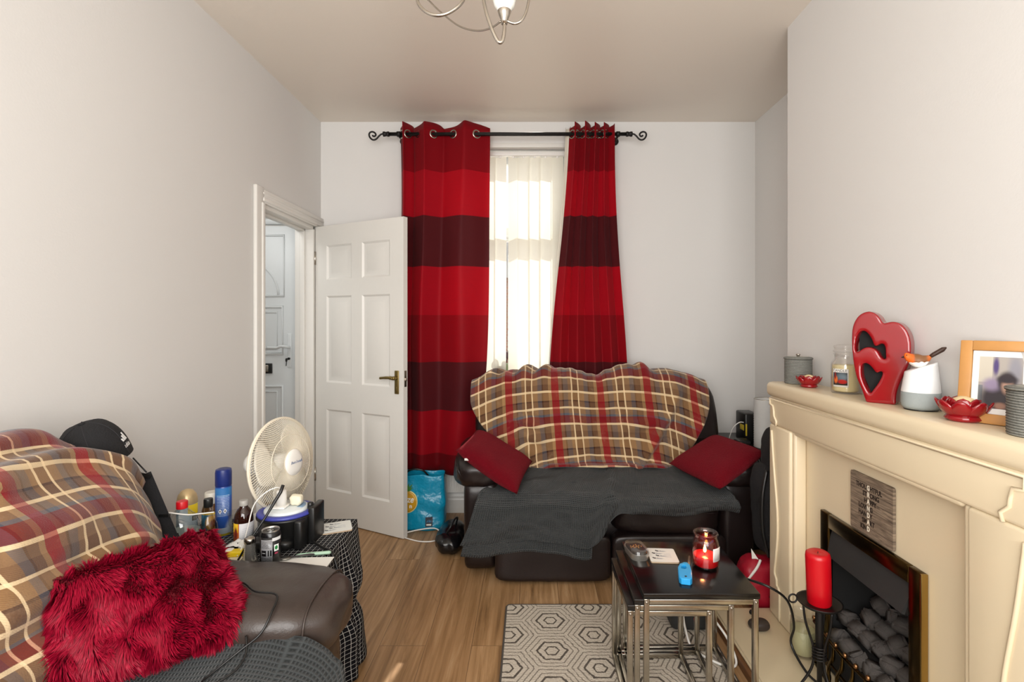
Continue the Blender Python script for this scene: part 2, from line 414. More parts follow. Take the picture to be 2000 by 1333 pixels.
M['brass'] = plain('aged_brass', '#5c4a28', 0.22, 1.0, var=0.5, gscale=25); M['brassb'] = plain('bright_brass', '#a98c50', 0.25, 1.0)
M['iron'] = plain('black_wrought_iron', '#191615', 0.5, 0.4); M['black'] = plain('black_plastic', '#141414', 0.35); M['blackmat'] = plain('matt_black', '#0c0c0c', 0.85)
M['blackgloss'] = plain('black_lacquered_top', '#0d0c0c', 0.16, var=0.0); M['blackcloth'] = plain('black_fabric', '#131316', 0.9, grain=0.002, gscale=220)
M['charcoal'] = plain('dark_grey_plastic', '#2c2d2d', 0.6)
M['cream'] = plain('cream_marble_resin', '#dfd0b2', 0.33, var=0.05, gscale=6); M['creamh'] = plain('cream_hearth_slab', '#dcccab', 0.3, var=0.07, gscale=9)
M['white'] = plain('white_plastic', '#e6e4df', 0.35, var=0.02); M['whiteold'] = plain('yellowed_white_plastic', '#ded5c2', 0.4, var=0.08)
M['paper'] = plain('white_paper', '#e4e2dc', 0.8); M['redcer'] = plain('glossy_red_ceramic', '#8e0f18', 0.08, spec=0.6, var=0.12, gscale=8)
M['redwax'] = plain('red_candle_wax', '#c00818', 0.35, var=0.06); M['wax'] = plain('cream_candle_wax', '#d8c998', 0.45, var=0.06)
M['greenwax'] = plain('pale_green_candle_wax', '#b7b48a', 0.5, var=0.08)
M['glass'] = clear_glass('clear_glass'); M['smoke'] = clear_glass('smoked_glass', (0.8, 0.78, 0.75)); M['wood'] = plain('brown_wood_strip', '#7a5230', 0.5, var=0.3, gscale=14)
M['frost'] = plain('frosted_white_glass', '#e5e6e0', 0.3)
M['bag'] = plain('turquoise_bag_plastic', '#0f8fb4', 0.3, var=0.12, gscale=11, grain=0.02); M['redbag'] = plain('red_bag_cloth', '#a5122a', 0.45, var=0.2, gscale=12)
M['coal'] = plain('grey_coal', '#726c68', 0.4, var=0.6, gscale=30, grain=0.006); M['ash'] = plain('dark_fire_panel', '#242424', 0.7)
# ------------------------------------------------------------------ the room
XL, XR, XC, YB, YF, H = -1.47, 1.584, 1.233, 3.60, -0.95, 2.744
YC0, YC1 = 0.72, 2.45                          # chimney breast from and to
WX0, WX1, WZ0, WZ1 = -0.60, 0.255, 0.93, 2.565   # back window opening
DY0, DY1, DZ = 2.80, 3.485, 1.985              # doorway in the left wall
def quads(b, plane, rects, c, t):              # wall slabs as boxes
    for (a0, a1, z0, z1) in rects:
        if plane == 'x': b.box((min(c, c + t), a0, z0), (max(c, c + t), a1, z1))
        else: b.box((a0, min(c, c + t), z0), (a1, max(c, c + t), z1))
    return b
struct(MB().box((-2.75, YF - 0.2, -0.12), (XR + 0.2, 4.2, 0.0)).build('floor', M['floor']))
struct(MB().box((XL - 0.14, YF - 0.15, H), (XR + 0.12, YB + 0.15, H + 0.1)).build('ceiling', M['ceiling']))
struct(quads(MB(), 'x', [(YF, DY0, 0, H), (DY1, YB + 0.12, 0, H), (DY0, DY1, DZ, H)], XL, -0.12).build('wall_left', M['wall']))
struct(quads(MB(), 'y', [(XL, WX0, 0, H), (WX1, XR + 0.1, 0, H), (WX0, WX1, 0, WZ0), (WX0, WX1, WZ1, H)], YB, 0.24).build('wall_back', M['wall']))
struct(quads(MB(), 'x', [(YF, YB, 0, H)], XR, 0.12).build('wall_right', M['wall']))
FY0, FY1, FZ0, FZ1 = 1.475, 1.925, 0.05, 0.585   # fire opening
struct(quads(MB(), 'x', [(YC0, FY0, 0, H), (FY1, YC1, 0, H), (FY0, FY1, FZ1, H), (FY0, FY1, 0, FZ0 - 0.004)], XC, XR - XC - 0.001).build('wall_chimney', M['wall']))
# wall behind the camera, with the front window that lights the room
struct(quads(MB(), 'y', [(XL, -1.25, 0, H), (1.05, XR, 0, H), (-1.25, 1.05, 0, 0.75), (-1.25, 1.05, 2.5, H)], YF, -0.15).build('wall_front', M['wall']))
w = MB()
for a, b_ in (((-1.25, YF - 0.12, 0.75), (1.05, YF - 0.05, 0.82)), ((-1.25, YF - 0.12, 2.43), (1.05, YF - 0.05, 2.5)), ((-1.25, YF - 0.12, 0.82), (-1.18, YF - 0.05, 2.43)), ((0.98, YF - 0.12, 0.82), (1.05, YF - 0.05, 2.43)), ((-0.14, YF - 0.12, 0.82), (-0.06, YF - 0.05, 2.43))): w.box(a, b_, 0.008)
struct(w.build('window_2', M['upvc']))
# hallway beyond the doorway
hb = MB(); hb.box((-2.75, 2.2, 0), (-2.65, 4.0, 2.5)); struct(hb.build('wall_hall_left', M['hall']))
hb = MB(); hb.box((-2.75, 2.1, 0), (-1.59, 2.2, 2.5)); struct(hb.build('wall_hall_end', M['hall']))
hb = MB(); hb.box((-2.65, 3.78, 2.1), (-1.59, 3.95, 2.5)); hb.box((-1.665, 3.78, 0), (-1.592, 3.95, 2.1)); struct(hb.build('wall_hall_front', M['hall']))
hb = MB(); hb.box((-2.75, 2.1, 2.5), (-1.592, 4.0, 2.58)); struct(hb.build('ceiling_hall', M['hall']))

# skirting
def skirt(name, p0, p1, nrm):
    p0, p1, nrm = Vector(p0), Vector(p1), Vector(nrm)
    prof = [(0, 0), (0.018, 0), (0.018, 0.09), (0.014, 0.10), (0.014, 0.115), (0.008, 0.13), (0.004, 0.145), (0, 0.145)]
    b = MB(); n = len(prof); vs = [p + nrm * a + Vector((0, 0, z)) for p in (p0, p1) for a, z in prof]
    b.add(vs, [[k, (k + 1) % n, n + (k + 1) % n, n + k] for k in range(n)] + [list(range(n)), list(range(n, 2 * n))[::-1]], None, False)
    return struct(b.build(name, M['gloss']))
skirt('baseboard_left', (XL, YF, 0), (XL, DY0 - 0.09, 0), (1, 0, 0))
skirt('baseboard_back', (XL, YB, 0), (XR, YB, 0), (0, -1, 0))
skirt('baseboard_right', (XR, YC1, 0), (XR, YB, 0), (-1, 0, 0))
skirt('baseboard_chimney', (XC, YC1, 0), (XR, YC1, 0), (0, 1, 0))

# door frame: moulded architrave and lining
b = MB()
def arch(y0, y1, z0, z1, r=0.006):
    b.box((XL, y0, z0), (XL + 0.022, y1, z1), r)
arch(DY0 - 0.085, DY0 - 0.005, 0, 2.07)
b.box((XL + 0.015, DY0 - 0.035, 0), (XL + 0.03, DY0 - 0.008, DZ), 0.005)
arch(DY1 + 0.02, YB - 0.002, 0, DZ - 0.001); b.box((XL, DY0 - 0.0045, DZ), (XL + 0.021, YB - 0.0025, DZ + 0.075), 0.004)
b.box((XL + 0.012, DY0 - 0.02, DZ + 0.008), (XL + 0.028, YB - 0.005, DZ + 0.03), 0.006)
b.box((XL + 0.012, DY0 - 0.02, DZ + 0.045), (XL + 0.026, YB - 0.005, DZ + 0.06), 0.006)
b.box((XL - 0.121, DY0 - 0.006, 0), (XL + 0.004, DY0 + 0.016, DZ), 0.002); b.box((XL - 0.121, DY1 - 0.02, 0), (XL + 0.004, DY1 + 0.022, DZ), 0.002)
b.box((XL - 0.121, DY0, DZ - 0.022), (XL + 0.004, DY1, DZ + 0.004), 0.002)
b.box((XL - 0.085, DY1 - 0.034, 0), (XL - 0.05, DY1 - 0.019, DZ - 0.02), 0.003); b.box((XL - 0.085, DY0, DZ - 0.036), (XL - 0.05, DY1, DZ - 0.02), 0.003)
struct(b.build('trim_1', M['gloss']))

# ------------------------------------------------------------------ open six-panel door
def panel_face(b, x0, x1, z0, z1, y, d, raised=True):
    """A moulded panel seen on face y (towards -y): bevelled sinking with a raised field."""
    rings = [(0.0, 0.0), (0.012, 0.009), (0.03, 0.009), (0.05, 0.002)] if raised else [(0, 0), (0.01, 0.008), (0.02, 0.004)]
    vs, fs = [], []
    for (i, dp) in rings:
        for (a, c) in ((x0 + i, z0 + i), (x1 - i, z0 + i), (x1 - i, z1 - i), (x0 + i, z1 - i)): vs.append((a, y + d * dp, c))
    for r in range(len(rings) - 1):
        for k in range(4): fs.append([r * 4 + k, r * 4 + (k + 1) % 4, r * 4 + 4 + (k + 1) % 4, r * 4 + 4 + k])
    k = (len(rings) - 1) * 4; fs.append([k, k + 1, k + 2, k + 3]); b.add(vs, fs, None, False)
def panelled(b, wd, ht, th, cols, rows):
    """Door slab with panels sunk in both faces; local x along the width."""
    xs = [0] + [c for p in cols for c in p] + [wd]; zs = [0] + [c for p in rows for c in p] + [ht]
    for y, d in ((0.0, 1), (th, -1)):
        for i in range(len(xs) - 1):
            for j in range(len(zs) - 1):
                if i % 2 and j % 2: panel_face(b, xs[i], xs[i + 1], zs[j], zs[j + 1], y, d)
                else: b.add([(xs[i], y, zs[j]), (xs[i + 1], y, zs[j]), (xs[i + 1], y, zs[j + 1]), (xs[i], y, zs[j + 1])], [[0, 1, 2, 3]], None, False)
    b.add([(0, 0, 0), (wd, 0, 0), (wd, th, 0), (0, th, 0), (0, 0, ht), (wd, 0, ht), (wd, th, ht), (0, th, ht)], [[0, 1, 2, 3], [4, 5, 6, 7], [0, 3, 7, 4], [1, 2, 6, 5]], None, False)
hx, hy = -1.462, 3.492; ex, ey = -0.775, 3.138
d1 = bpy.data.objects.new('door_1', None); COL.objects.link(d1); d1.location = (hx, hy, 0.006); d1.rotation_euler = (0, 0, math.atan2(ey - hy, ex - hx)); struct(d1)
dw = math.hypot(ex - hx, ey - hy); DH = 1.978
b = MB(); panelled(b, dw, DH, 0.036, [(0.105, 0.335), (dw - 0.345, dw - 0.11)], [(0.205, 0.745), (0.925, 1.505), (1.615, 1.845)])
b.build('leaf', M['gloss'], d1, sharp=30)
b = MB(); b.box((dw - 0.066, -0.008, 0.885), (dw - 0.034, 0.0, 1.03), 0.003); b.lathe([(0.012, 0), (0.012, 0.03), (0.009, 0.035)], 14, (dw - 0.05, -0.008, 0.985), (0, -1, 0))
b.tube(smoothpath([(dw - 0.05, -0.04, 0.985), (dw - 0.075, -0.046, 0.988), (dw - 0.115, -0.044, 0.986), (dw - 0.15, -0.043, 0.982)], 5), [0.011] * 5 + [0.009] * 5 + [0.008] * 6, 10)
b.box((dw - 0.054, -0.0095, 0.905), (dw - 0.046, -0.007, 0.93), 0.001)
b.build('handle', M['brassh'], d1)['label'] = 'brass lever handle on a long back plate'
b = MB(); b.box((dw - 0.002, 0.008, 0.93), (dw + 0.001, 0.028, 1.03)); b.box((dw, 0.012, 0.965), (dw + 0.008, 0.024, 0.985), 0.002); b.build('latch', M['steel'], d1)
for z in (0.25, 1.72):
    b = MB(); b.lathe([(0.007, 0), (0.007, 0.09)], 10, (0.0, -0.004, z)); b.build('hinge', M['steel'], d1)

# front door of the house, at the end of the hallway
d2 = bpy.data.objects.new('door_2', None); COL.objects.link(d2); d2.location = (-1.735, 3.80, 0.03); struct(d2)
b = MB(); fw, fh = 0.86, 2.02
x0 = -fw; b.box((x0, 0, 0), (0, 0.05, fh), 0.004)
def ridge(pts, r=0.009, closed=True): b.tube(pts, r, 6, closed=closed)
def rect(xa, xb, za, zb): return [(xa, -0.001, za), (xb, -0.001, za), (xb, -0.001, zb), (xa, -0.001, zb)]
for (za, zb) in ((0.18, 0.83), (1.07, 1.42)):
    ridge(rect(-0.76, -0.10, za, zb), 0.012); ridge(rect(-0.72, -0.14, za + 0.04, zb - 0.04), 0.007)
ridge(rect(-0.76, -0.09, 1.50, 1.95), 0.010)
ridge([(-0.43 + 0.30 * math.cos(a), -0.001, 1.50 + 0.28 * math.sin(a)) for a in [PI * k / 20 for k in range(21)]], 0.009, False)
b.build('leaf', M['upvc'], d2)
b = MB(); b.box((-0.062, -0.012, 0.97), (-0.03, 0, 1.22), 0.005); b.tube(smoothpath([(-0.046, -0.012, 1.12), (-0.05, -0.05, 1.125), (-0.09, -0.055, 1.128), (-0.12, -0.05, 1.118), (-0.19, -0.052, 1.12)], 5), 0.011, 10); b.build('handle', M['upvc'], d2)
b = MB(); b.lathe([(0.009, 0), (0.009, 0.012)], 12, (-0.046, -0.012, 1.035), (0, -1, 0)); b.tube([(-0.046, -0.03, 1.035), (-0.046, -0.05, 1.035)], 0.004, 6); b.lathe([(0.003, -0.002), (0.014, -0.002), (0.014, 0.002), (0.003, 0.002)], 14, (-0.046, -0.055, 1.028), (1, 0, 0))
b.tube([(-0.046, -0.055, 1.015), (-0.05, -0.052, 0.985)], 0.003, 6); b.build('key', M['iron'], d2)
b = MB(); b.box((-0.56, -0.012, 0.925), (-0.175, 0, 1.0), 0.004); b.build('letter_plate', M['black'], d2); b = MB(); b.box((-0.53, -0.016, 0.938), (-0.2, -0.011, 0.987), 0.002); b.build('letter_flap', M['steel'], d2)
fr = MB()
fr.box((-2.66, 3.785, 0), (-2.605, 3.88, 2.1), 0.004); fr.box((-1.725, 3.785, 0), (-1.66, 3.88, 2.1), 0.004); fr.box((-2.605, 3.785, 2.06), (-1.725, 3.88, 2.12), 0.004); fr.box((-2.605, 3.79, 0.0), (-1.725, 3.88, 0.028), 0.004)
struct(fr.build('trim_2', M['upvc']))

# ------------------------------------------------------------------ back window
w1 = bpy.data.objects.new('window_1', None); COL.objects.link(w1); struct(w1)
b = MB(); y0, y1 = 3.76, 3.82
for (a0, a1, z0, z1) in ((WX0, WX0 + 0.065, WZ0, WZ1), (WX1 - 0.065, WX1, WZ0, WZ1), (WX0 + 0.06, WX1 - 0.06, WZ0, WZ0 + 0.07), (WX0 + 0.06, WX1 - 0.06, WZ1 - 0.07, WZ1), (WX0 + 0.06, WX1 - 0.06, 1.93, 2.03)): b.box((a0, y0, z0), (a1, y1, z1), 0.006)
b.build('window_frame', M['upvc'], w1)
b = MB(); b.box((WX0 + 0.06, 3.788, WZ0 + 0.06), (WX1 - 0.06, 3.794, 1.94)); b.build('window_pane', M['glass'], w1)
b = MB(); b.box((WX0 + 0.06, 3.788, 2.02), (WX1 - 0.06, 3.794, WZ1 - 0.06)); b.build('window_pane', M['glass'], w1)
b = MB(); b.box((-0.21, 3.735, 1.95), (-0.15, 3.76, 1.97), 0.003); b.box((-0.20, 3.72, 1.955), (-0.08, 3.735, 1.968), 0.004); b.build('window_handle', M['upvc'], w1)
b = MB(); b.box((WX0 - 0.03, 3.56, WZ0 - 0.03), (WX1 + 0.03, 3.76, WZ0 + 0.002), 0.008); b.build('window_sill', M['gloss'], w1)
b = MB(); b.box((WX0 - 0.01, 3.592, WZ1 - 0.002), (WX1 + 0.012, 3.60, WZ1 + 0.03), 0.003); b.build('window_head', M['gloss'], w1)

# vertical blind
def blindmat():
    g = G('ivory_blind_fabric'); u, v, _ = g.xyz(g.coord('UV')); n = g.noise(g.vec(u * 60.0, v * 700.0), 1.0, 2)
    c = g.mix(n, '#efece0', '#e2dfd2'); g.set(c, 0.8, spec=0.2); g.translucent(g.mix(n, '#efebdf', '#e0dccf'), 0.46); return g.m
M['blind'] = blindmat()
vb = thing('vertical_blind', 'ivory vertical blind of narrow fabric vanes hanging in the tall window', 'blind', (-0.17, 3.66, 0))
b = MB(); b.box((WX0 + 0.17 + 0.01, -0.02, 2.52), (WX1 + 0.17 - 0.006, 0.02, 2.553), 0.006); b.build('head_rail', M['white'], vb)
for i in range(11):
    xc = (-0.556, -0.525, -0.4465, -0.368, -0.2895, -0.211, -0.119, -0.046, 0.0325, 0.111, 0.195)[i]; ang = 0.11; half = 0.0435
    if i == 6: ang = -0.60
    if i == 0: ang = 0.9
    b = MB(); random.seed(i)
    def fn(s, t):
        k = (s - 0.5) * 2 * half; z = 0.945 + t * 1.57; w_ = 0.003 * math.sin(3 * t + i)
        a = ang + 0.03 * math.sin(i * 1.7)
        return Vector((xc + 0.17 + k * math.cos(a) + w_ * (1 - t), -k * math.sin(a) + 0.004 * math.cos(s * PI), z))
    b.grid(fn, 5, 10); b.build('vane', M['blind'], vb)
    b = MB(); b.box((xc + 0.162, -0.006, 2.508), (xc + 0.178, 0.006, 2.525), 0.002); b.build('vane_clip', M['white'], vb)
b = MB(); b.tube([(0.415, -0.018, 2.52), (0.414, -0.022, 1.7), (0.413, -0.02, 1.2)], 0.0018, 5); b.lathe([(0.001, 0), (0.006, 0.005), (0.006, 0.03), (0.001, 0.035)], 10, (0.413, -0.02, 1.17)); b.build('pull_cord', M['white'], vb)
# small ornament on the sill behind the blind
so = thing('sill_ornament', 'small dark potted ornament with two round heads, a blurred shape behind the blind', 'ornament', (-0.20, 3.725, WZ0 + 0.002))
b = MB(); b.lathe([(0.045, 0), (0.06, 0.03), (0.065, 0.09), (0.055, 0.10), (0.05, 0.085), (0.0, 0.085)], 20); b.build('pot', plain('moss_green_pot', '#6f7a58', 0.7), so)
for dx in (-0.035, 0.035):
    b = MB(); b.tube([(dx * 0.4, 0, 0.08), (dx, 0, 0.14)], 0.004, 6); b.soft((dx, 0, 0.165), (0.05, 0.05, 0.05), 2.0, 5, 0.006, 40); b.build('flower_head', plain('dark_plum_bloom', '#3b2430', 0.8), so)
# terrace across the street, glimpsed through the gap in the blind
def brickmat():
    g = G('red_brick'); x, y, z = g.xyz(g.pos()); br = g.nt.nodes.new('ShaderNodeTexBrick'); g.put(br.inputs['Vector'], g.vec(x, z))
    br.inputs['Scale'].default_value = 1; br.inputs['Brick Width'].default_value = 0.225; br.inputs['Row Height'].default_value = 0.075; br.inputs['Mortar Size'].default_value = 0.008
    br.inputs['Color1'].default_value = lin('#7d3b28') + (1,); br.inputs['Color2'].default_value = lin('#94523a') + (1,); br.inputs['Mortar'].default_value = lin('#9a8e80') + (1,)
    g.set(X(g, br.outputs['Color']), 0.9); return g.m
ho = thing('terraced_house', 'red brick terraced house across the street seen through the blind gap', 'house', (-0.6, 13, -0.4))
b = MB(); b.box((-5, 0, 0), (5, 5, 2.9)); b.build('brick_wall', brickmat(), ho)
b = MB(); b.add([(-5.2, -0.2, 2.85), (5.2, -0.2, 2.85), (5.2, 2.5, 4.6), (-5.2, 2.5, 4.6), (5.2, 5.2, 2.85), (-5.2, 5.2, 2.85)], [[0, 1, 2, 3], [3, 2, 4, 5], [0, 3, 5], [1, 4, 2]], None, False); b.build('roof', plain('grey_slate', '#55585c', 0.7), ho)
b = MB(); b.box((-1.4, -0.04, 1.0), (-0.6, 0.05, 2.2), 0.01); b.build('window', M['upvc'], ho)
b = MB(); b.box((1.2, -0.04, 0.1), (2.1, 0.05, 2.1), 0.01); b.build('front_door', plain('dark_blue_door', '#22304c', 0.4), ho)
b = MB(); b.box((-30, 3.86, -0.42), (30, 30, -0.4)); b_ = struct(b.build('ground_street', plain('pale_paving', '#a39d94', 0.9)))

# ------------------------------------------------------------------ curtains
PY, PZ = 3.455, 2.605
cp = thing('curtain_pole', 'black iron curtain pole with scroll ends above the tall window', 'curtain pole', (-0.15, PY, PZ))
b = MB(); b.tube([(-0.80, 0, 0), (0.80, 0, 0)], 0.0125, 14); b.build('rod', M['iron'], cp)
for sgn in (-1, 1):
    b = MB(); b.lathe([(0.0125, -0.022), (0.017, -0.02), (0.017, -0.008), (0.0145, -0.004), (0.0145, 0.004), (0.017, 0.008), (0.017, 0.02), (0.0125, 0.022)], 16, (sgn * 0.82, 0, 0), (sgn, 0, 0)); b.build('collar', M['iron'], cp)
    pts = [(sgn * (0.82 + (345 - a) * 0.000415), 0, (310 - c) * 0.000415) for a, c in ((310, 308), (270, 310), (230, 340), (190, 385), (150, 404), (110, 394), (76, 355), (68, 312), (85, 282), (120, 272), (158, 288), (176, 318), (160, 343), (134, 343), (124, 328))]
    b = MB(); b.tube(smoothpath(pts, 5), 0.0058, 8); b.build('finial', M['iron'], cp)
for x in (-0.735, 0.745):
    b = MB(); b.tube([(x, 0.145, 0), (x, 0.0, -0.012)], 0.007, 8); b.lathe([(0.028, 0), (0.028, 0.006), (0.01, 0.012)], 16, (x, 0.145, 0), (0, -1, 0)); b.lathe([(0.0135, -0.012), (0.018, -0.012), (0.018, 0.012), (0.0135, 0.012), (0.0135, -0.012)], 14, (x, 0, 0), (1, 0, 0), close=False); b.build('bracket', M['iron'], cp)
def curtainmat():
    g = G('red_banded_satin'); x, y, z = g.xyz(g.pos()); n = g.noise(g.vec(x * 8.0, y * 8.0, z * 400.0), 1.0, 2)
    stops = [(0.0, '#8d0a17'), (0.065, '#b0101f'), (0.255, '#3d1014'), (0.37, '#8d0a18'), (0.49, '#b4101f'), (0.60, '#3d1014'), (0.715, '#b4101f'), (0.825, '#7d0b16')]
    # heights of the seams above the floor, in metres
    hs = [0.0, 0.435, 0.735, 1.055, 1.375, 1.705, 2.04, 2.345]
    cs = ['#8c0b18', '#bd0e22', '#6e2127', '#b20d20', '#cc1028', '#6e2127', '#cc1028', '#a80c1e']
    c = g.ramp(z * (1 / 3.0), [(h / 3.0, k) for h, k in zip(hs, cs)])
    c = g.mix(n * 0.12, c, '#200408'); g.set(c, 0.55, spec=0.2, Sheen_Weight=0.1); g.translucent(c, 0.55); return g.m
M['curtain'] = curtainmat(); M['lining'] = plain('white_curtain_lining', '#d9d3c6', 0.9)
def curtain(label, xa, xb, xa2, xb2, zb, nf, amp, eye, ph, warp, xm=None):
    """xa..xb at the pole, xa2..xb2 at the hem; nf folds; eye: parameter values of the eyelets."""
    zt = PZ + 0.062; t_ = thing('curtain', label, 'curtain', ((xa + xb) / 2, PY, 0), group='banded red curtains at the window'); cx = (xa + xb) / 2
    def fold(s): return ph + 2 * PI * nf * (s ** warp)
    def fn(s, t):
        z = zt + (zb - zt) * t; q = t ** 0.8 if xm is None else t
        a, b2 = xa + (xa2 - xa) * q, xb + (xb2 - xb) * q
        if xm: w_ = 4 * t * (1 - t); a += xm[0] * w_; b2 += xm[1] * w_
        f = fold(s); A = amp * (1.0 - 0.25 * t)
        x = a + (b2 - a) * s + 0.012 * math.sin(f * 2) * (1 - t) + 0.008 * math.sin(7 * t + 3 * s)
        y = A * math.sin(f) + 0.012 * noise.noise(Vector((s * 6, t * 3, nf)))
        if t < 0.05: z += (0.014 * math.cos(f * 1.0 + 0.6) + 0.01 * noise.noise(Vector((s * 9, 1, ph)))) * (1 - t / 0.05)
        if t > 0.97: z += 0.006 * math.sin(f)
        return Vector((x - cx, y, z))
    b = MB(); b.grid(fn, 150, 46); o = b.build('cloth', M['curtain'], t_); solid(o, 0.003, 0)
    for s in eye:
        p = fn(s, 0.028); q1 = fn(s + 0.004, 0.028); tang = Vector((q1.x - p.x, q1.y - p.y, 0)).normalized(); nr = Vector((-tang.y, tang.x, 0))
        p = Vector((p.x, 0.0, PZ)); b = MB()
        b.lathe([(0.020, -0.004), (0.030, -0.003), (0.031, 0.0), (0.030, 0.003), (0.020, 0.004), (0.0195, 0), (0.020, -0.004)], 24, p, nr, close=False); b.build('eyelet', M['steel'], t_)
    return t_, fn
NF = 4.0
def zeros(ph, nf, warp):                       # where the folded cloth crosses the pole
    out = []; k = math.ceil(ph / PI)
    while True:
        f = (k * PI - ph) / (2 * PI * nf)
        if f > 0.985: break
        if f > 0.015: out.append(f ** (1 / warp))
        k += 1
    return out
LC = curtain('left red curtain with maroon bands, wide and reaching down beside the white door', -0.872, -0.274, -0.885, -0.36, 0.315, 3.1, 0.044, zeros(0.9, 3.1, 0.5), 0.9, 0.5, (-0.0, 0.035))
RC = curtain('right red curtain with maroon bands, narrow at the pole and swept over the sofa back', 0.265, 0.555, 0.105, 0.68, 0.60, 4.5, 0.032, zeros(1.0, 4.5, 1.0), 1.0, 1.0, (-0.0, -0.015))
# lining turned out at the leading edge of the right curtain
b = MB(); b.grid(lambda s, t: RC[1](0.0 + 0.10 * s, t) + Vector((-0.0005 * 0 - 0.028 * (1 - s) * (1 - t) - 0.002, 0.008 + 0.01 * (1 - s), 0)), 6, 30); solid(b.build('lining', M['lining'], RC[0]), 0.0015, 0)

# radiator under the window
rd = thing('radiator', 'white ribbed panel radiator below the window behind the blue bag', 'radiator', (-0.20, 3.545, 0))
b = MB()
def rfn(s, t):
    x = -0.62 + 1.24 * s; k = abs((s * 34) % 1 - 0.5) * 2; return Vector((x, -0.03 + (0.008 if 0.25 < k < 0.75 and 0.04 < t < 0.96 else 0.0), 0.165 + 0.54 * t))
b.grid(rfn, 273, 8, smooth=False); b.box((-0.62, -0.016, 0.165), (0.62, 0.012, 0.705), 0.004); b.build('panel', M['gloss'], rd, merge=False)
b = MB(); b.box((-0.625, -0.034, 0.695), (0.625, 0.03, 0.712), 0.003); b.build('top_grille', M['gloss'], rd)
b = MB(); b.tube([(-0.60, 0.0, 0.17), (-0.66, 0.0, 0.17), (-0.66, 0.0, 0.0)], 0.008, 8); b.lathe([(0.018, 0), (0.02, 0.02), (0.017, 0.05), (0.01, 0.055)], 14, (-0.66, 0, 0.18)); b.build('valve', M['white'], rd)
# ------------------------------------------------------------------ rug
def rounded_rect(x0, y0, x1, y1, r, n=5):
    out = []
    for cx, cy, a0 in ((x1 - r, y1 - r, 0), (x0 + r, y1 - r, PI / 2), (x0 + r, y0 + r, PI), (x1 - r, y0 + r, 1.5 * PI)):
        for k in range(n + 1): a = a0 + PI / 2 * k / n; out.append((cx + r * math.cos(a), cy + r * math.sin(a)))
    return out
rug = thing('rug', 'pale grey rug with concentric dark hexagons on the oak floor', 'rug', (0.33, 1.6, 0))
o = MB().prism(rounded_rect(-0.436, -0.7, 0.436, 0.798, 0.02), lambda a, b_, d: Vector((a, b_, d)), 0.001, 0.011).build('pile', M['rug'], rug)
pts = [(a, b_, 0.007) for a, b_ in rounded_rect(-0.438, -0.702, 0.438, 0.80, 0.02)]
MB().tube(pts, 0.0055, 8, closed=True).build('bound_edge', plain('dark_rug_binding', '#4c4640', 0.9), rug)

# ------------------------------------------------------------------ sofa under the window
def S(x, y, z): return Vector((x, y, z))
sf = thing('sofa', 'dark brown leather two-seat reclining sofa below the window', 'sofa', (0.415, 3.0, 0))
ox, oy = 0.415, 3.0
def loc(x, y, z): return (x - ox, y - oy, z)
b = MB(); b.box(loc(-0.16, 2.72, 0.03), loc(1.0, 3.40, 0.28), 0.02); b.build('base', M['leather'], sf)
for k, (x0, x1) in enumerate(((-0.18, 0.412), (0.418, 1.0))):
    b = MB(); b.soft(loc((x0 + x1) / 2, 2.635, 0.135), (x1 - x0, 0.10, 0.235), 9, 12, 0.004, 7, seed=k); b.build('footrest', M['leather'], sf)
    b = MB(); b.soft(loc((x0 + x1) / 2, 2.88, 0.345), (x1 - x0, 0.56, 0.235), 5, 16, 0.010, 6, seed=k + 3)
    b.tube(smoothpath([loc(x0 + 0.04, 2.612, 0.36), loc((x0 + x1) / 2, 2.598, 0.362), loc(x1 - 0.04, 2.612, 0.36)], 6), 0.004, 6); b.build('seat_cushion', M['leather'], sf)
rot = Matrix.Rotation(math.radians(-11), 3, 'X')
for k, (x0, x1) in enumerate(((-0.34, 0.41), (0.42, 1.175))):
    b = MB(); b.soft(loc((x0 + x1) / 2, 3.26, 0.69), (x1 - x0, 0.26, 0.66), 3.6, 16, 0.012, 5, rot, seed=k + 9); b.build('backrest', M['leather'], sf)
for sgn, xa, xb, pa, pb in ((-1, -0.355, -0.165, -0.425, -0.13), (1, 1.0, 1.19, 0.965, 1.255)):
    b = MB(); b.soft(loc((xa + xb) / 2, 3.03, 0.265), (xb - xa, 0.71, 0.50), 8, 12, 0.004, 6, seed=sgn); b.build('arm_panel', M['leather'], sf)
    b = MB(); b.soft(loc((pa + pb) / 2, 3.0, 0.535), (pb - pa, 0.70, 0.19), 3.2, 18, 0.013, 9, seed=sgn * 4.0)
    for j in range(5): # gathered pleats at the rounded front
        a = -0.9 + 0.45 * j; b.tube([loc((pa + pb) / 2 + a * 0.09, 2.655 + 0.01 * abs(a), 0.53 + 0.012 * j % 3), loc((pa + pb) / 2 + a * 0.12, 2.69, 0.595 - 0.02 * abs(a)), loc((pa + pb) / 2 + a * 0.13, 2.76, 0.628 - 0.022 * abs(a))], 0.004, 6)
    b.build('arm_pad', M['leather'], sf)

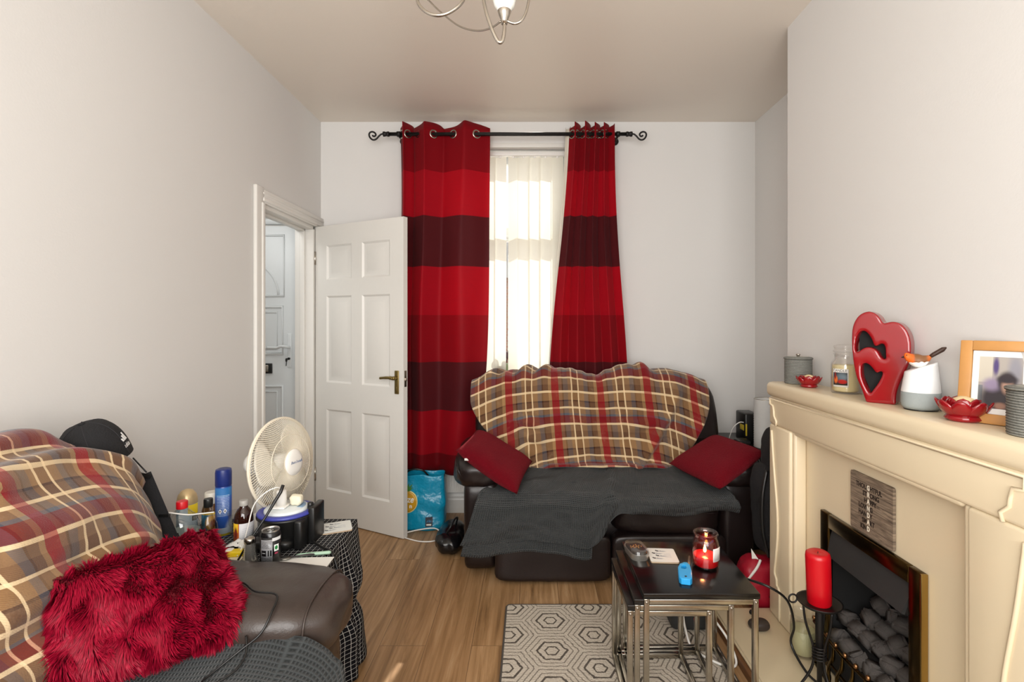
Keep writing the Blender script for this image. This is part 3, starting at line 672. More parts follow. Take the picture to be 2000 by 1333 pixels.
# tartan throw over the sofa back
def lerp(a, b_, t): return a + (b_ - a) * t
def pathfn(pts):
    P = smoothpath([(p[0], p[1], 0) for p in pts], 8); L = [0]
    for i in range(1, len(P)): L.append(L[-1] + (P[i] - P[i - 1]).length)
    def f(t):
        d = t * L[-1]; i = 1
        while i < len(L) - 1 and L[i] < d: i += 1
        k = (d - L[i - 1]) / max(L[i] - L[i - 1], 1e-9); q = P[i - 1].lerp(P[i], k); return q.x, q.y
    return f, L[-1]
pf, plen = pathfn([(3.432, 0.80), (3.425, 0.93), (3.36, 1.015), (3.27, 1.025), (3.195, 0.965), (3.135, 0.80), (3.085, 0.62), (3.05, 0.515), (2.985, 0.475)])
def nz(x, y, z=0.0): return noise.noise(Vector((x, y, z)))
def tart1(s, t):
    y, z = pf(t); q = max(0.0, (t - 0.25) / 0.75)
    xl = -0.365 + 0.05 * (1 - q) * 0 + 0.39 * max(0, (q - 0.35) / 0.65) ** 1.6; xr = 1.115 - 0.03 * q - 0.25 * max(0, (q - 0.35) / 0.65) ** 1.6
    if q < 0.15: xl += 0.10 * (1 - q / 0.15); xr -= 0.08 * (1 - q / 0.15)
    x = lerp(xl, xr, s); e = abs(2 * s - 1)
    gap = math.exp(-((s - 0.53) / 0.09) ** 2)
    z -= 0.035 * gap * (1 - q) + 0.07 * max(0, e - 0.72) / 0.28 * (1 - q * 0.8)
    y += 0.03 * gap * (q < 0.9)
    # top bunches, hanging folds, sagging creases
    top = math.exp(-((t - 0.32) / 0.10) ** 2)
    z += top * (0.04 * nz(s * 9, 2, 3) + 0.035 * nz(s * 21, 5, 1)) + top * 0.03 * math.exp(-((s - 0.66) / 0.05) ** 2)
    fold = 0.018 * nz(x * 6 + q * 1.5, q * 3, 7) + 0.008 * nz(x * 16, q * 7, 3) + 0.02 * math.sin(40 * (q + 0.25 * (2 * s - 1) ** 2) + 5 * nz(s * 3, q * 3, 2)) * min(1, q * 2) * max(0, 1 - e ** 3) * max(0, nz(s * 4, q * 4, 9) + 0.3)
    rope = 0.035 * math.exp(-((s - 0.89 + 0.05 * q + 0.10 * q * q) / 0.022) ** 2) * (q > 0.05)
    y -= 0.012 + fold * (q > 0.02) + rope
    if q < 0.02: y += 0.012
    if t > 0.97: y -= 0.01; z += 0.012
    return Vector((x - 0.38, y - 3.2, z + 0.006))
tt = MB(); tt.grid(tart1, 130, 90, lambda s, t: (tart1(s, t).x + 0.8 + 0.02 * math.sin(4 * t), -(plen * t + 0.07 * (1 - (2 * s - 1) ** 2))))
t1 = thing('throw', 'brown, red and cream tartan fleece throw spread over the back of the window sofa', 'throw', (0.38, 3.2, 0), group='tartan throws'); solid(tt.build('cloth', M['tartan'], t1), 0.008, 1)
# grey waffle throw on the seat
def drop(s):
    k = max(0.0, min(1.0, (s - 0.42) / 0.13)); k = k * k * (3 - 2 * k); return lerp(0.225, 0.075, k) + 0.012 * math.sin(s * 19)
def waf1(s, t):
    xb = lerp(-0.02, 1.0, s); xf = lerp(-0.265, 1.03, s); d = drop(s)
    if t < 0.55:
        q = t / 0.55; y = lerp(3.03, 2.625, q); x = lerp(xb, xf, q ** 1.2); z = 0.472 - 0.028 * q ** 3 + 0.012 * nz(x * 9, y * 9, 1)
        if x < -0.14: z += 0.04 * min(1, (-0.14 - x) / 0.12) * (1 - 0.9 * q)
    else:
        q = (t - 0.55) / 0.45; x = xf + 0.02 * math.sin(q * 2) - 0.10 * q * (1 - s) ** 3; y = 2.553 - 0.012 * math.sin(q * 3) - 0.018 * math.sin(9 * s + 3 * q) * q; z = 0.444 - d * q
        if q < 0.2: y = lerp(2.625, y, q / 0.2)
        if 0.36 < s < 0.5: y -= 0.03 * math.sin((s - 0.36) / 0.14 * PI)
    f = 0.008 * math.sin(22 * s + 8 * t) + 0.014 * nz(s * 8, t * 5, 4) + 0.008 * nz(s * 20, t * 12, 6)
    crease = 0.022 * math.exp(-((s - 0.46 - 0.06 * math.sin(t * 3)) / 0.02) ** 2) * (t > 0.15)
    y -= (f + crease) * (t > 0.4); z += (f * 0.5 + crease) * (t <= 0.6)
    return Vector((x - 0.36, y - 2.8, z + 0.01))
t2 = thing('throw', 'charcoal grey waffle throw covering the seat of the window sofa', 'throw', (0.36, 2.8, 0), group='grey waffle throws')
tt = MB(); tt.grid(waf1, 120, 70, lambda s, t: (1.4 * s, 0.75 * t)); solid(tt.build('cloth', M['waffle'], t2), 0.006, 1)
b = MB()
def hemfn(s, t): # second layer peeping out below the first
    p = waf1(s * 0.44 + 0.0, 0.86 + 0.14 * t); return p + Vector((0.0, 0.012, -0.05 * t - 0.01))
b.grid(hemfn, 50, 8, lambda s, t: (0.62 * s, 0.12 * t)); solid(b.build('lower_fold', M['waffle'], t2), 0.005, 1)
# red cushions
def cushion(label, cs, thick, seed, tagp=None):
    c = sum((Vector(p) for p in cs), Vector()) / 4; t_ = thing('cushion', label, 'cushion', c, group='red plush cushions on the window sofa')
    b = MB(); b.pillow(*[Vector(p) - c for p in cs], thick, 26, 0.05, 0.008, seed); b.build('cover', M['plush'], t_)
    if tagp:
        p = Vector(tagp) - c; b = MB(); b.box(p - Vector((0.013, 0.002, 0.006)), p + Vector((0.013, 0.002, 0.006)), 0.001); b.build('care_label', M['paper'], t_)
    return t_
cushion('red plush cushion lying over the left arm of the window sofa', [at(930, 840, 3.04), at(1040, 902, 2.92), at(1010, 966, 2.52), at(890, 880, 2.68)], 0.10, 1, at(912, 898, 2.66))
cushion('red plush cushion lying over the right arm of the window sofa', [at(1397, 850, 2.98), at(1497, 884, 2.62), at(1406, 957, 2.46), at(1306, 906, 2.86)], 0.10, 2, at(1404, 941, 2.58))

# ------------------------------------------------------------------ nest of three tables
def nest(label, x0, x1, y0, y1, h, lx0, lx1):
    cx, cy = (x0 + x1) / 2, (y0 + y1) / 2
    t_ = thing('side_table', label, 'table', (cx, cy, 0.0125), group='nest of three black tables')
    L = lambda x, y, z: (x - cx, y - cy, z - 0.0125)
    b = MB(); b.box(L(x0, y0, h - 0.018), L(x1, y1, h), 0.0015); b.build('table_top', M['blackgloss'], t_)
    w_ = 0.009; ya, yb = y0 + 0.012, y1 - 0.012; zb = 0.013
    for (x, y) in ((lx0, ya), (lx1, ya), (lx0, yb), (lx1, yb)):
        b = MB(); b.box(L(x - w_, y - w_, zb), L(x + w_, y + w_, h - 0.019), 0.002); b.build('leg', M['chrome'], t_)
    for (a, c, z) in (((lx0, ya), (lx1, ya), h - 0.029), ((lx0, yb), (lx1, yb), h - 0.029), ((lx0, ya), (lx0, yb), h - 0.029), ((lx1, ya), (lx1, yb), h - 0.029), ((lx0, yb), (lx1, yb), zb + 0.009), ((lx0, ya), (lx0, yb), zb + 0.009), ((lx1, ya), (lx1, yb), zb + 0.009)):
        b = MB(); xx = a[0] == c[0]
        b.box(L(a[0] - (w_ if xx else -w_), a[1] - (-w_ if xx else w_), z - 0.009), L(c[0] + (w_ if xx else -w_), c[1] + (-w_ if xx else w_), z + 0.009), 0.002); b.build('rail', M['chrome'], t_)
    for x in (lx0, lx1):
        b = MB(); b.lathe([(0.0045, 0), (0.0045, 0.002), (0.002, 0.003)], 10, L(x, ya - w_, h - 0.03), (0, -1, 0)); b.build('screw', M['steel'], t_)
    return t_
TZ = 0.445
nest('largest of the nested black tables, its glossy top holding the lit red candle', 0.372, 0.754, 1.675, 2.075, TZ, 0.383, 0.742)
nest('middle nested table under the largest one, its black edge showing on the left', 0.343, 0.680, 1.682, 2.050, 0.422, 0.354, 0.664)
nest('smallest nested table, innermost of the three with thin chrome legs', 0.322, 0.610, 1.687, 2.030, 0.400, 0.332, 0.594)

# things on the table
c = at(1243, 1083, 1.96); tn = thing('glasses_case', 'small clear-lidded silver tin with an ornate dark centre on the black table', 'tin', (c.x, 1.96, TZ), (0, 0, math.radians(10)))
rr = rounded_rect(-0.036, -0.062, 0.036, 0.062, 0.03, 8)
b = MB(); b.prism(rr, lambda a, d, z: Vector((a * (0.93 if z < 0.001 else 1), d * (0.93 if z < 0.001 else 1), z)), 0.0, 0.022, True); b.build('tin_body', plain('dull_silver', '#c4c1ba', 0.3, 0.8, var=0.4, gscale=60), tn, sharp=40)
b = MB(); b.prism([(x * 0.86, y * 0.9) for x, y in rr], lambda a, d, z: Vector((a, d, z)), 0.022, 0.0245); b.build('inlay', paint('dark_inlay', '#26221e', []), tn)
b = MB(); b.prism(rr, lambda a, d, z: Vector((a * (1 if z < 0.03 else 0.9), d * (1 if z < 0.03 else 0.93), z)), 0.0225, 0.034, True); b.build('clear_lid', M['glass'], tn, sharp=40)
b = MB(); random.seed(3)
for k in range(14): a = k * 2.4; r = 0.004 + 0.0009 * k; b.soft((r * 1.5 * math.cos(a), 0.012 + r * math.sin(a), 0.026), (0.007, 0.007, 0.005), 2, 2)
b.build('ornament', plain('copper_gold_ornament', '#b98a5a', 0.3, 0.8), tn)['kind'] = 'stuff'
def coaster(label, loc_, rz, seed, sx=0.102, sy=0.102):
    t_ = thing('coaster', label, 'coaster', loc_, (0, 0, rz), group='printed white coasters')
    rr = rounded_rect(-sx / 2, -sy / 2, sx / 2, sy / 2, 0.008)
    b = MB(); b.prism(rr, lambda a, d, z: Vector((a, d, z)), 0, 0.0048); b.build('board', plain('cork_board', '#a8937a', 0.8), t_)
    random.seed(seed); L = []
    for k in range(4):
        u, v = 0.22 + 0.13 * (k % 2) + 0.02 * k, 0.25 + 0.18 * k
        L += [('ell', u, v, 0.10, 0.045, '#2c2f33', 0.2), ('ell', u - 0.09, v + 0.04, 0.035, 0.035, '#3b3e42', 0.2), ('ell', u + 0.12, v - 0.02, 0.13, 0.035, '#9aa1a6', 0.5), ('ell', u + 0.02, v + 0.01, 0.03, 0.02, '#e6e6e2', 0.2)]
    L += [('lines', 0.55, 0.3, 0.8, 0.62, '#b9bfc2', 6)]
    b = MB(); n = len(rr); b.add([(a, d, 0.0052) for a, d in rr], [list(range(n))], [[(a / sx + 0.5, d / sy + 0.5) for a, d in rr]], False); o = b.build('print', paint('animal_print', '#d9dbd6', L, 0.25), t_, merge=False); solid(o, 0.0005, 1)
    return t_
coaster('white coaster printed with small dark animals on the black table', (0.503, 1.943, TZ), math.radians(-4), 1, 0.104, 0.114)
c = at(1336, 1121, 1.81); lg = thing('lighter', 'bright blue gas lighter with long nozzle on the black table', 'lighter', (0.545, 1.80, TZ), (0, 0, math.radians(-14)))
out = [(a * 0.74, d) for a, d in [(-0.026, -0.062), (-0.018, -0.07), (0.016, -0.07), (0.024, -0.06), (0.026, -0.01), (0.022, 0.035), (0.012, 0.05), (0.0, 0.05), (-0.018, 0.036), (-0.028, 0.01), (-0.028, -0.03)]]
hole = [(-0.017, 0.002), (0.002, -0.002), (0.008, 0.008), (0.008, 0.030), (0.0, 0.036), (-0.013, 0.026)]
outline_mesh('body', [out, hole], 0.008, 0.003, plain('sky_blue_plastic', '#2a9fe0', 0.3), lg, lambda a, d, z: Vector((a, d, z + 0.0112)))
b = MB(); b.tube([(0.014, 0.05, 0.011), (0.018, 0.075, 0.011), (0.022, 0.125, 0.011)], [0.006, 0.005, 0.0045], 10); b.build('nozzle', plain('bronze_tube', '#a8937c', 0.4, 0.6), lg)
b = MB(); b.box((-0.012, 0.006, 0.006), (0.004, 0.012, 0.016), 0.002); b.build('trigger', M['black'], lg)
b = MB(); b.lathe([(0.004, 0), (0.004, 0.001)], 10, (0.0, -0.056, 0.0222)); b.build('adjuster', M['black'], lg)

def jar(name, label, loc_, r, h, neck, waxh, waxm, glass, wall=0.003, group='jar candles', cat='candle'):
    t_ = thing(name, label, cat, loc_, group=group)
    hs = h - 0.036
    prof = [(0.0, 0.0), (r * 0.92, 0.0), (r * 0.975, 0.003), (r, 0.009), (r, 0.016), (r, hs * 0.5), (r, hs - 0.016), (r * 0.995, hs - 0.010), (r * 0.96, hs), (neck + 0.003, hs + 0.010), (neck, hs + 0.014), (neck, h - 0.008), (neck + 0.003, h - 0.006), (neck + 0.004, h - 0.003), (neck + 0.002, h), (neck - 0.002, h - 0.001), (neck - 0.003, hs + 0.014), (r * 0.93, hs - 0.004), (r - wall, hs - 0.014), (r - wall, 0.012), (r * 0.8, 0.006), (0, 0.006)]
    b = MB(); b.lathe(prof, 36); b.build('glass_jar', glass, t_)
    b = MB(); q = r - wall - 0.0008; b.lathe([(0, 0.0072), (q * 0.85, 0.0072), (q, 0.013), (q, waxh - 0.001), (q - 0.002, waxh), (0, waxh - 0.001)], 36); b.build('wax', waxm, t_)
    return t_
jc = jar('jar_candle', 'lit red candle in a large glass jar on the black table', (0.640, 1.865, TZ), 0.0475, 0.125, 0.0405, 0.044, M['redwax'], clear_glass('pink_glow_glass', (0.96, 0.82, 0.80)))  # clear glass coloured pink to carry the red glow of the candle
def emit(name, col, s):
    g = G(name); g.set(col, 0.5, Emission_Color=col, Emission_Strength=s); return g.m
b = MB(); b.tube([(-0.004, 0, 0.043), (-0.003, 0, 0.051)], 0.0012, 6); b.build('wick', M['blackmat'], jc)
b = MB(); b.lathe([(0.0, 0), (0.0045, 0.004), (0.0058, 0.010), (0.004, 0.018), (0.0015, 0.026), (0, 0.03)], 12, (-0.003, 0, 0.050)); b.build('flame', emit('candle_flame', '#ffb04a', 28.0), jc)
cl = bpy.data.lights.new('candle_light', 'POINT'); cl.energy = 1.0; cl.color = (1.0, 0.42, 0.12); cl.shadow_soft_size = 0.006; clo = bpy.data.objects.new('candle_light', cl); COL.objects.link(clo); clo.location = (0.637, 1.865, TZ + 0.068)
b = patch(0.0479, -1.35, -0.45, 0.035, 0.082); solid(b.build('label', paint('printed_jar_label', '#e9e7e4', [('lines', 0.12, 0.1, 0.85, 0.9, '#9d9a98', 11)]), jc), 0.0004, 1)
# blue lead trailing off the back of the table
b = MB(); b.tube(smoothpath([(0.68, 1.98, TZ + 0.003), (0.705, 2.03, TZ + 0.004), (0.732, 2.06, TZ + 0.004), (0.745, 2.085, TZ - 0.01), (0.748, 2.10, 0.33)], 5), 0.0035, 8)
o = b.build('blue_cord', plain('blue_cord_plastic', '#2f6fb4', 0.5)); tag(o, 'short blue cord hanging off the back corner of the black table', 'cord')

# black cable arching from the table to the hearth
b = MB(); b.tube(smoothpath([(0.60, 2.10, 0.30), (0.70, 2.05, 0.36), (0.80, 1.92, 0.375), (0.868, 1.85, 0.375), (0.945, 1.875, 0.31), (0.985, 1.91, 0.20), (0.985, 1.93, 0.12), (1.0, 1.85, 0.068), (1.03, 1.78, 0.055), (1.05, 1.66, 0.055)], 6), 0.0045, 8)
tag(b.build('black_cable', M['black']), 'black power cable arching from the tables down onto the cream hearth', 'cable')

# charger unit on the rug behind the tables, with its white lead
ch = thing('charger_unit', 'dark grey mains unit with a small red light on the rug behind the tables', 'charger', (0.69, 2.24, 0.0125))
b = MB(); b.soft((0, 0, 0.062), (0.17, 0.11, 0.124), 7, 10); b.build('housing', M['charcoal'], ch)
b = MB(); b.lathe([(0.003, 0), (0.003, 0.002), (0.001, 0.003)], 10, (-0.045, -0.0535, 0.055), (0, -1, 0)); b.build('red_light', emit('red_led', '#ff2a1a', 4.0), ch)
b = MB(); b.lathe([(0.009, 0), (0.008, 0.003)], 14, (-0.03, -0.0535, 0.075), (0, -1, 0)); b.build('button', M['steel'], ch)
b = MB(); b.tube(smoothpath([(0.735, 2.185, 0.09), (0.76, 2.14, 0.10), (0.795, 2.06, 0.06), (0.798, 1.98, 0.02), (0.76, 1.955, 0.018), (0.70, 2.0, 0.018), (0.655, 2.07, 0.018), (0.65, 2.14, 0.05), (0.655, 2.19, 0.08)], 6), 0.0048, 8)
tag(b.build('white_cable', M['white']), 'white cable looped on the rug beneath the nested tables', 'cable', 'white cables')

# ------------------------------------------------------------------ hearth and fireplace surround
hh = thing('hearth', 'cream stone hearth slab with a wooden edge strip below the fireplace', 'hearth', (1.03, 1.66, 0))
b = MB(); b.box((-0.20, -0.72, 0.002), (0.202, 0.645, 0.05), 0.006); b.build('slab', M['creamh'], hh)
b = MB(); b.box((-0.222, -0.72, 0.0), (-0.202, 0.645, 0.034), 0.003); b.build('edge_strip', M['wood'], hh)
b = MB(); b.box((-0.206, -0.715, 0.034), (-0.19, 0.64, 0.043), 0.003); b.build('groove_bead', M['creamh'], hh)
SY0, SY1, SX, MZ = 1.07, 2.28, 1.065, 1.072
fs = thing('fireplace_surround', 'cream moulded fireplace surround with a thick mantel shelf on the chimney breast', 'fireplace', (1.15, 1.675, 0.05))
fx, fy = 1.15, 1.675
def F(x, y, z): return (x - fx, y - fy, z - 0.05)
b = MB(); b.box(F(SX - 0.012, SY0 - 0.012, 1.008), F(XC, SY1 + 0.012, MZ), 0.022, 4); b.build('mantel_shelf', M['cream'], fs)
b = MB(); b.box(F(SX, SY0, 0.885), F(XC, SY1, 1.012), 0.012, 3)
b.box(F(SX + 0.006, 1.27, 0.872), F(SX + 0.06, 2.085, 0.90), 0.012, 3); b.build('frieze', M['cream'], fs)
for (ya, yb, sgn) in ((2.10, SY1, -1), (SY0, 1.25, 1)):
    b = MB(); b.box(F(SX, ya, 0.05), F(XC, yb, 0.886), 0.010, 3)
    yi = ya if sgn < 0 else yb; b.box(F(SX + 0.010, min(yi, yi + sgn * 0.022), 0.05), F(SX + 0.06, max(yi, yi + sgn * 0.022), 0.886), 0.010, 3)
    # carved wavy bead down the leg
    yo = (yb - 0.028) if sgn < 0 else (ya + 0.028); k = -1 if sgn < 0 else 1
    pts = [F(SX - 0.002, yo, 0.86), F(SX - 0.002, yo + k * 0.022, 0.70), F(SX - 0.002, yo + k * 0.052, 0.52), F(SX - 0.002, yo + k * 0.052, 0.40), F(SX - 0.002, yo + k * 0.032, 0.28), F(SX - 0.002, yo + k * 0.028, 0.245), F(SX - 0.002, yo + k * 0.045, 0.225), F(SX - 0.002, yo + k * 0.048, 0.2), F(SX - 0.002, yo + k * 0.07, 0.18), F(SX - 0.002, yo + k * 0.07, 0.06)]
    b.tube(smoothpath(pts, 5), 0.0052, 8); b.build('pilaster', M['cream'], fs)
# carved line along the frieze with stepped ends
pts = []
for sgn, ye in ((-1, SY1 - 0.012), (1, SY0 + 0.03)):
    q = [(ye, 1.0), (ye, 0.972), (ye + sgn * 0.028, 0.968), (ye + sgn * 0.034, 0.945), (ye + sgn * 0.036, 0.925), (ye + sgn * 0.058, 0.905), (ye + sgn * 0.052, 0.885)]
    b_ = [F(SX - 0.001, y, z) for y, z in q]; pts = pts + (b_[::-1] if sgn < 0 else b_)
MB().tube(pts, 0.0048, 8).build('carved_bead', M['cream'], fs)
b = MB(); b.box(F(1.125, 1.25, 0.05), F(XC, FY0, 0.886)); b.box(F(1.125, FY1, 0.05), F(XC, 2.10, 0.886)); b.box(F(1.125, FY0, FZ1), F(XC, FY1, 0.886)); b.build('back_panel', M['cream'], fs)

# gas fire
gf = thing('gas_fire', 'inset gas fire with brass frame and dark firebox in the cream fireplace', 'fireplace', (1.12, 1.70, 0.05))
def Q(x, y, z): return (x - 1.12, y - 1.70, z - 0.05)
b = MB(); e = 0.052; ya, yb, zt = 1.446, 1.952, 0.622
for (a, c) in (((1.106, ya, 0.05), (1.1245, ya + e, zt)), ((1.106, yb - e, 0.05), (1.1245, yb, zt)), ((1.106, ya + e, zt - e), (1.1245, yb - e, zt))): b.box(Q(*a), Q(*c), 0.003)
b.build('brass_frame', M['brass'], gf)
b = MB()
b.box(Q(1.103, ya - 0.004, 0.05), Q(1.122, ya + 0.003, zt), 0.001)
b.build('bright_trim', M['brassb'], gf)
b = MB(); x1 = 1.42; y0_, y1_ = FY0 + 0.004, FY1 - 0.004; zt_ = FZ1 - 0.004
b.add([Q(1.13, y0_, 0.054), Q(1.13, y1_, 0.054), Q(x1, y1_ - 0.05, 0.054), Q(x1, y0_ + 0.05, 0.054), Q(1.13, y0_, zt_), Q(1.13, y1_, zt_), Q(x1, y1_ - 0.05, zt_), Q(x1, y0_ + 0.05, zt_)], [[0, 1, 2, 3], [4, 5, 6, 7], [3, 2, 6, 7], [0, 3, 7, 4], [1, 2, 6, 5]], None, False); b.build('firebox', M['blackmat'], gf)
b = MB(); b.add([Q(1.122, ya + e - 0.004, 0.565), Q(1.122, yb - e + 0.004, 0.565), Q(1.095, yb - e - 0.012, 0.475), Q(1.095, ya + e + 0.012, 0.475), Q(1.128, ya + e, 0.575), Q(1.128, yb - e, 0.575), Q(1.105, yb - e - 0.012, 0.47), Q(1.105, ya + e + 0.012, 0.47)], [[0, 1, 2, 3], [4, 5, 6, 7], [3, 2, 6, 7], [0, 3, 7, 4], [1, 2, 6, 5], [0, 1, 5, 4]], None, False); b.build('hood', M['ash'], gf)
b = MB(); b.box(Q(1.10, 1.505, 0.052), Q(1.36, 1.895, 0.165), 0.01); b.add([Q(1.11, 1.505, 0.165), Q(1.11, 1.895, 0.165), Q(1.36, 1.895, 0.315), Q(1.36, 1.505, 0.315), Q(1.13, 1.505, 0.10), Q(1.13, 1.895, 0.10), Q(1.36, 1.895, 0.1), Q(1.36, 1.505, 0.1)], [[0, 1, 2, 3], [2, 3, 7, 6], [0, 3, 7, 4], [1, 2, 6, 5], [0, 1, 5, 4]], None, False); b.build('burner_tray', M['blackmat'], gf)
fret = bpy.data.objects.new('fret', None)
b = MB()
NB = 8; fxx = 1.055
def bow(t): return fxx - 0.018 * math.sin(PI * t)
def fp(t, z, d=0.0): return Q(bow(t) + d, lerp(1.90, 1.47, t), z)
for z, r in ((0.075, 0.006), (0.225, 0.006), (0.15, 0.004)): b.tube([fp(k / 16, z) for k in range(17)], r, 8)
fret = b.build('fret', M['brass'], gf)
for k in range(NB):
    t0 = (k + 0.5) / NB; b = MB(); b.tube(smoothpath([fp(t0 - 0.03, 0.08), fp(t0 - 0.045, 0.13), fp(t0 + 0.02, 0.18), fp(t0 + 0.03, 0.225)], 5), [0.004 + 0.003 * math.sin(PI * i / 15) for i in range(16)], 8); b.build('fret_bar', M['brass'], fret)
for k in range(NB + 1):
    b = MB(); b.lathe([(0, 0), (0.006, 0.002), (0.008, 0.008), (0.006, 0.014), (0, 0.017)], 12, fp(k / NB, 0.229)); b.build('fret_knob', plain('copper_knob', '#8f6a48', 0.35, 1.0) if k == 0 else bpy.data.materials['copper_knob'], fret)
random.seed(11); meshes = []
for v in range(5):
    bm = bmesh.new(); bmesh.ops.create_cube(bm, size=1.0)
    for q in bm.verts: q.co = Vector((q.co.x * random.uniform(0.8, 1.1), q.co.y * random.uniform(0.85, 1.15), q.co.z * random.uniform(0.75, 1.0)))
    bmesh.ops.bevel(bm, geom=bm.edges[:], offset=0.14, segments=2, affect='EDGES'); bmesh.ops.subdivide_edges(bm, edges=bm.edges[:], cuts=1)
    for q in bm.verts: q.co += Vector((nz(q.co.x * 3, q.co.y * 3, q.co.z * 3 + v), nz(q.co.x * 3, q.co.y * 3 + 5, q.co.z * 3 + v), nz(q.co.z * 3, q.co.y * 3, q.co.x * 3 + 9))) * 0.09
    me = bpy.data.meshes.new('coal'); bm.to_mesh(me); bm.free(); me.materials.append(M['coal']); me.polygons.foreach_set('use_smooth', [True] * len(me.polygons)); meshes.append(me)
i = 0
for row, (x, z, n, y0c) in enumerate(((1.118, 0.195, 6, 1.535), (1.165, 0.238, 6, 1.56), (1.21, 0.277, 5, 1.55), (1.258, 0.314, 5, 1.58), (1.30, 0.342, 4, 1.58))):
    for k in range(n):
        o = bpy.data.objects.new('coal', meshes[i % 5]); COL.objects.link(o); i += 1
        o.location = (x + random.uniform(-0.008, 0.008), y0c + k * 0.064 + random.uniform(-0.008, 0.008), z + random.uniform(-0.006, 0.008)); o.scale = (0.055, 0.066, 0.055)
        o.rotation_euler = (random.uniform(-0.5, 0.5), random.uniform(-0.6, 0.2), random.uniform(-0.6, 0.6)); tag(o, 'lump of dull grey coal in the heap inside the fireplace', 'coal', 'coals heaped in the gas fire')

# plaque leaning above the fire
pq = thing('plaque', 'small wooden-look plaque of dark words above the brass fire frame', 'sign', (1.12, 1.675, 0.628))
PW, PH = 0.208, 0.196
rr = rounded_rect(-PW / 2, 0, PW / 2, PH, 0.008)
def plankmat():
    g = G('weathered_planks'); u, v, _ = g.xyz(g.coord('Object')); p = g.coord('Object'); x, y, z = g.xyz(p)
    row = (z / 0.0285).floor(); gr = g.noise(g.vec(y * 14.0 + row * 3.0, z * 170.0, row), 1.0, 5, 0.65, 0.8); c = g.ramp(gr, [(0.25, '#3f352c'), (0.45, '#6f6153'), (0.6, '#8a7b69'), (0.8, '#a08f7a')], False)
    seam = ((z / 0.0285).frac()).lt(0.06); g.set(g.mix(seam * 0.7, c, '#2c241d'), 0.6); return g.m
b = MB(); b.prism(rr, lambda a, d, t: Vector((t, -a, d)), 0.003, -0.006); b.build('board', plankmat(), pq)
ink, wh = plain('dark_brown_ink', '#231812', 0.7), plain('cream_ink', '#e6dfcd', 0.7)
words = [('THOU', 'G', 'HTFUL'), ('ST', 'R', 'ONG'), ('H', 'A', 'PPY'), ('LOVI', 'N', 'G'), ('HAN', 'D', 'Y'), ('SM', 'A', 'RT'), ('KIN', 'D', '')]
for k, (l, m_, r_) in enumerate(words):
    z = 0.152 - k * 0.0225; sz = 0.0225; colx = -0.012
    mp = lambda x, y, d, z=z: Vector((-0.0064 - d * 0.3, -(x * 0.86), z + y * 0.98))
    for (tx, mm, al, xo) in ((l, ink, 'RIGHT', colx - 0.0085), (m_, wh, 'CENTER', colx), (r_, ink, 'LEFT', colx + 0.0085)):
        if tx: lettering('lettering', tx, sz, mm, pq, lambda x, y, d, xo=xo, mp=mp: mp(x + xo, y, d), 0.0006, al, 0.0009)

# ------------------------------------------------------------------ things on the mantel shelf
def canmat():
    g = G('grey_rope_ribs'); o = g.coord('Object'); x, y, z = g.xyz(o); n = g.noise(o, 240, 3); rib = ((z / 0.0062).frac() - 0.5).abs()
    c = g.mix(n, '#8a8b86', '#55564f'); c = g.mix(rib.gt(0.38) * 0.55, c, '#33332f'); c = g.mix(rib.lt(0.12) * 0.35, c, '#c9c8bf'); g.set(c, 0.7); g.bump(n + rib * -2.0, 0.003, 0.7); return g.m
M['can'] = canmat()
def canister(label, x, y):
    t_ = thing('canister', label, 'canister', (x, y, MZ), group='grey ribbed canisters on the mantel'); R_, H_ = 0.0545, 0.104
    prof = [(0, 0), (R_ - 0.003, 0)]
    for k in range(17): z = 0.002 + k * 0.0062; prof += [(R_ - 0.0018, z), (R_, z + 0.003)]
    prof += [(R_ - 0.002, H_), (R_ - 0.006, H_), (R_ - 0.006, 0.004), (0, 0.004)]
    b = MB(); b.lathe(prof, 40); b.build('body', M['can'], t_)
    b = MB(); b.lathe([(0, H_ + 0.001), (R_ + 0.002, H_ + 0.001), (R_ + 0.003, H_ + 0.006), (R_ - 0.002, H_ + 0.009), (0.02, H_ + 0.011), (0, H_ + 0.011)], 40); b.build('lid', M['can'], t_)
    b = MB(); b.lathe([(0.007, H_ + 0.01), (0.006, H_ + 0.015), (0.009, H_ + 0.018), (0.009, H_ + 0.022), (0, H_ + 0.023)], 16); b.build('knob', M['steel'], t_)
canister('grey ribbed lidded canister at the far end of the mantel shelf', 1.150, 2.195)
canister('grey ribbed lidded canister at the near end of the mantel, cut by the photo edge', 1.165, 1.175)
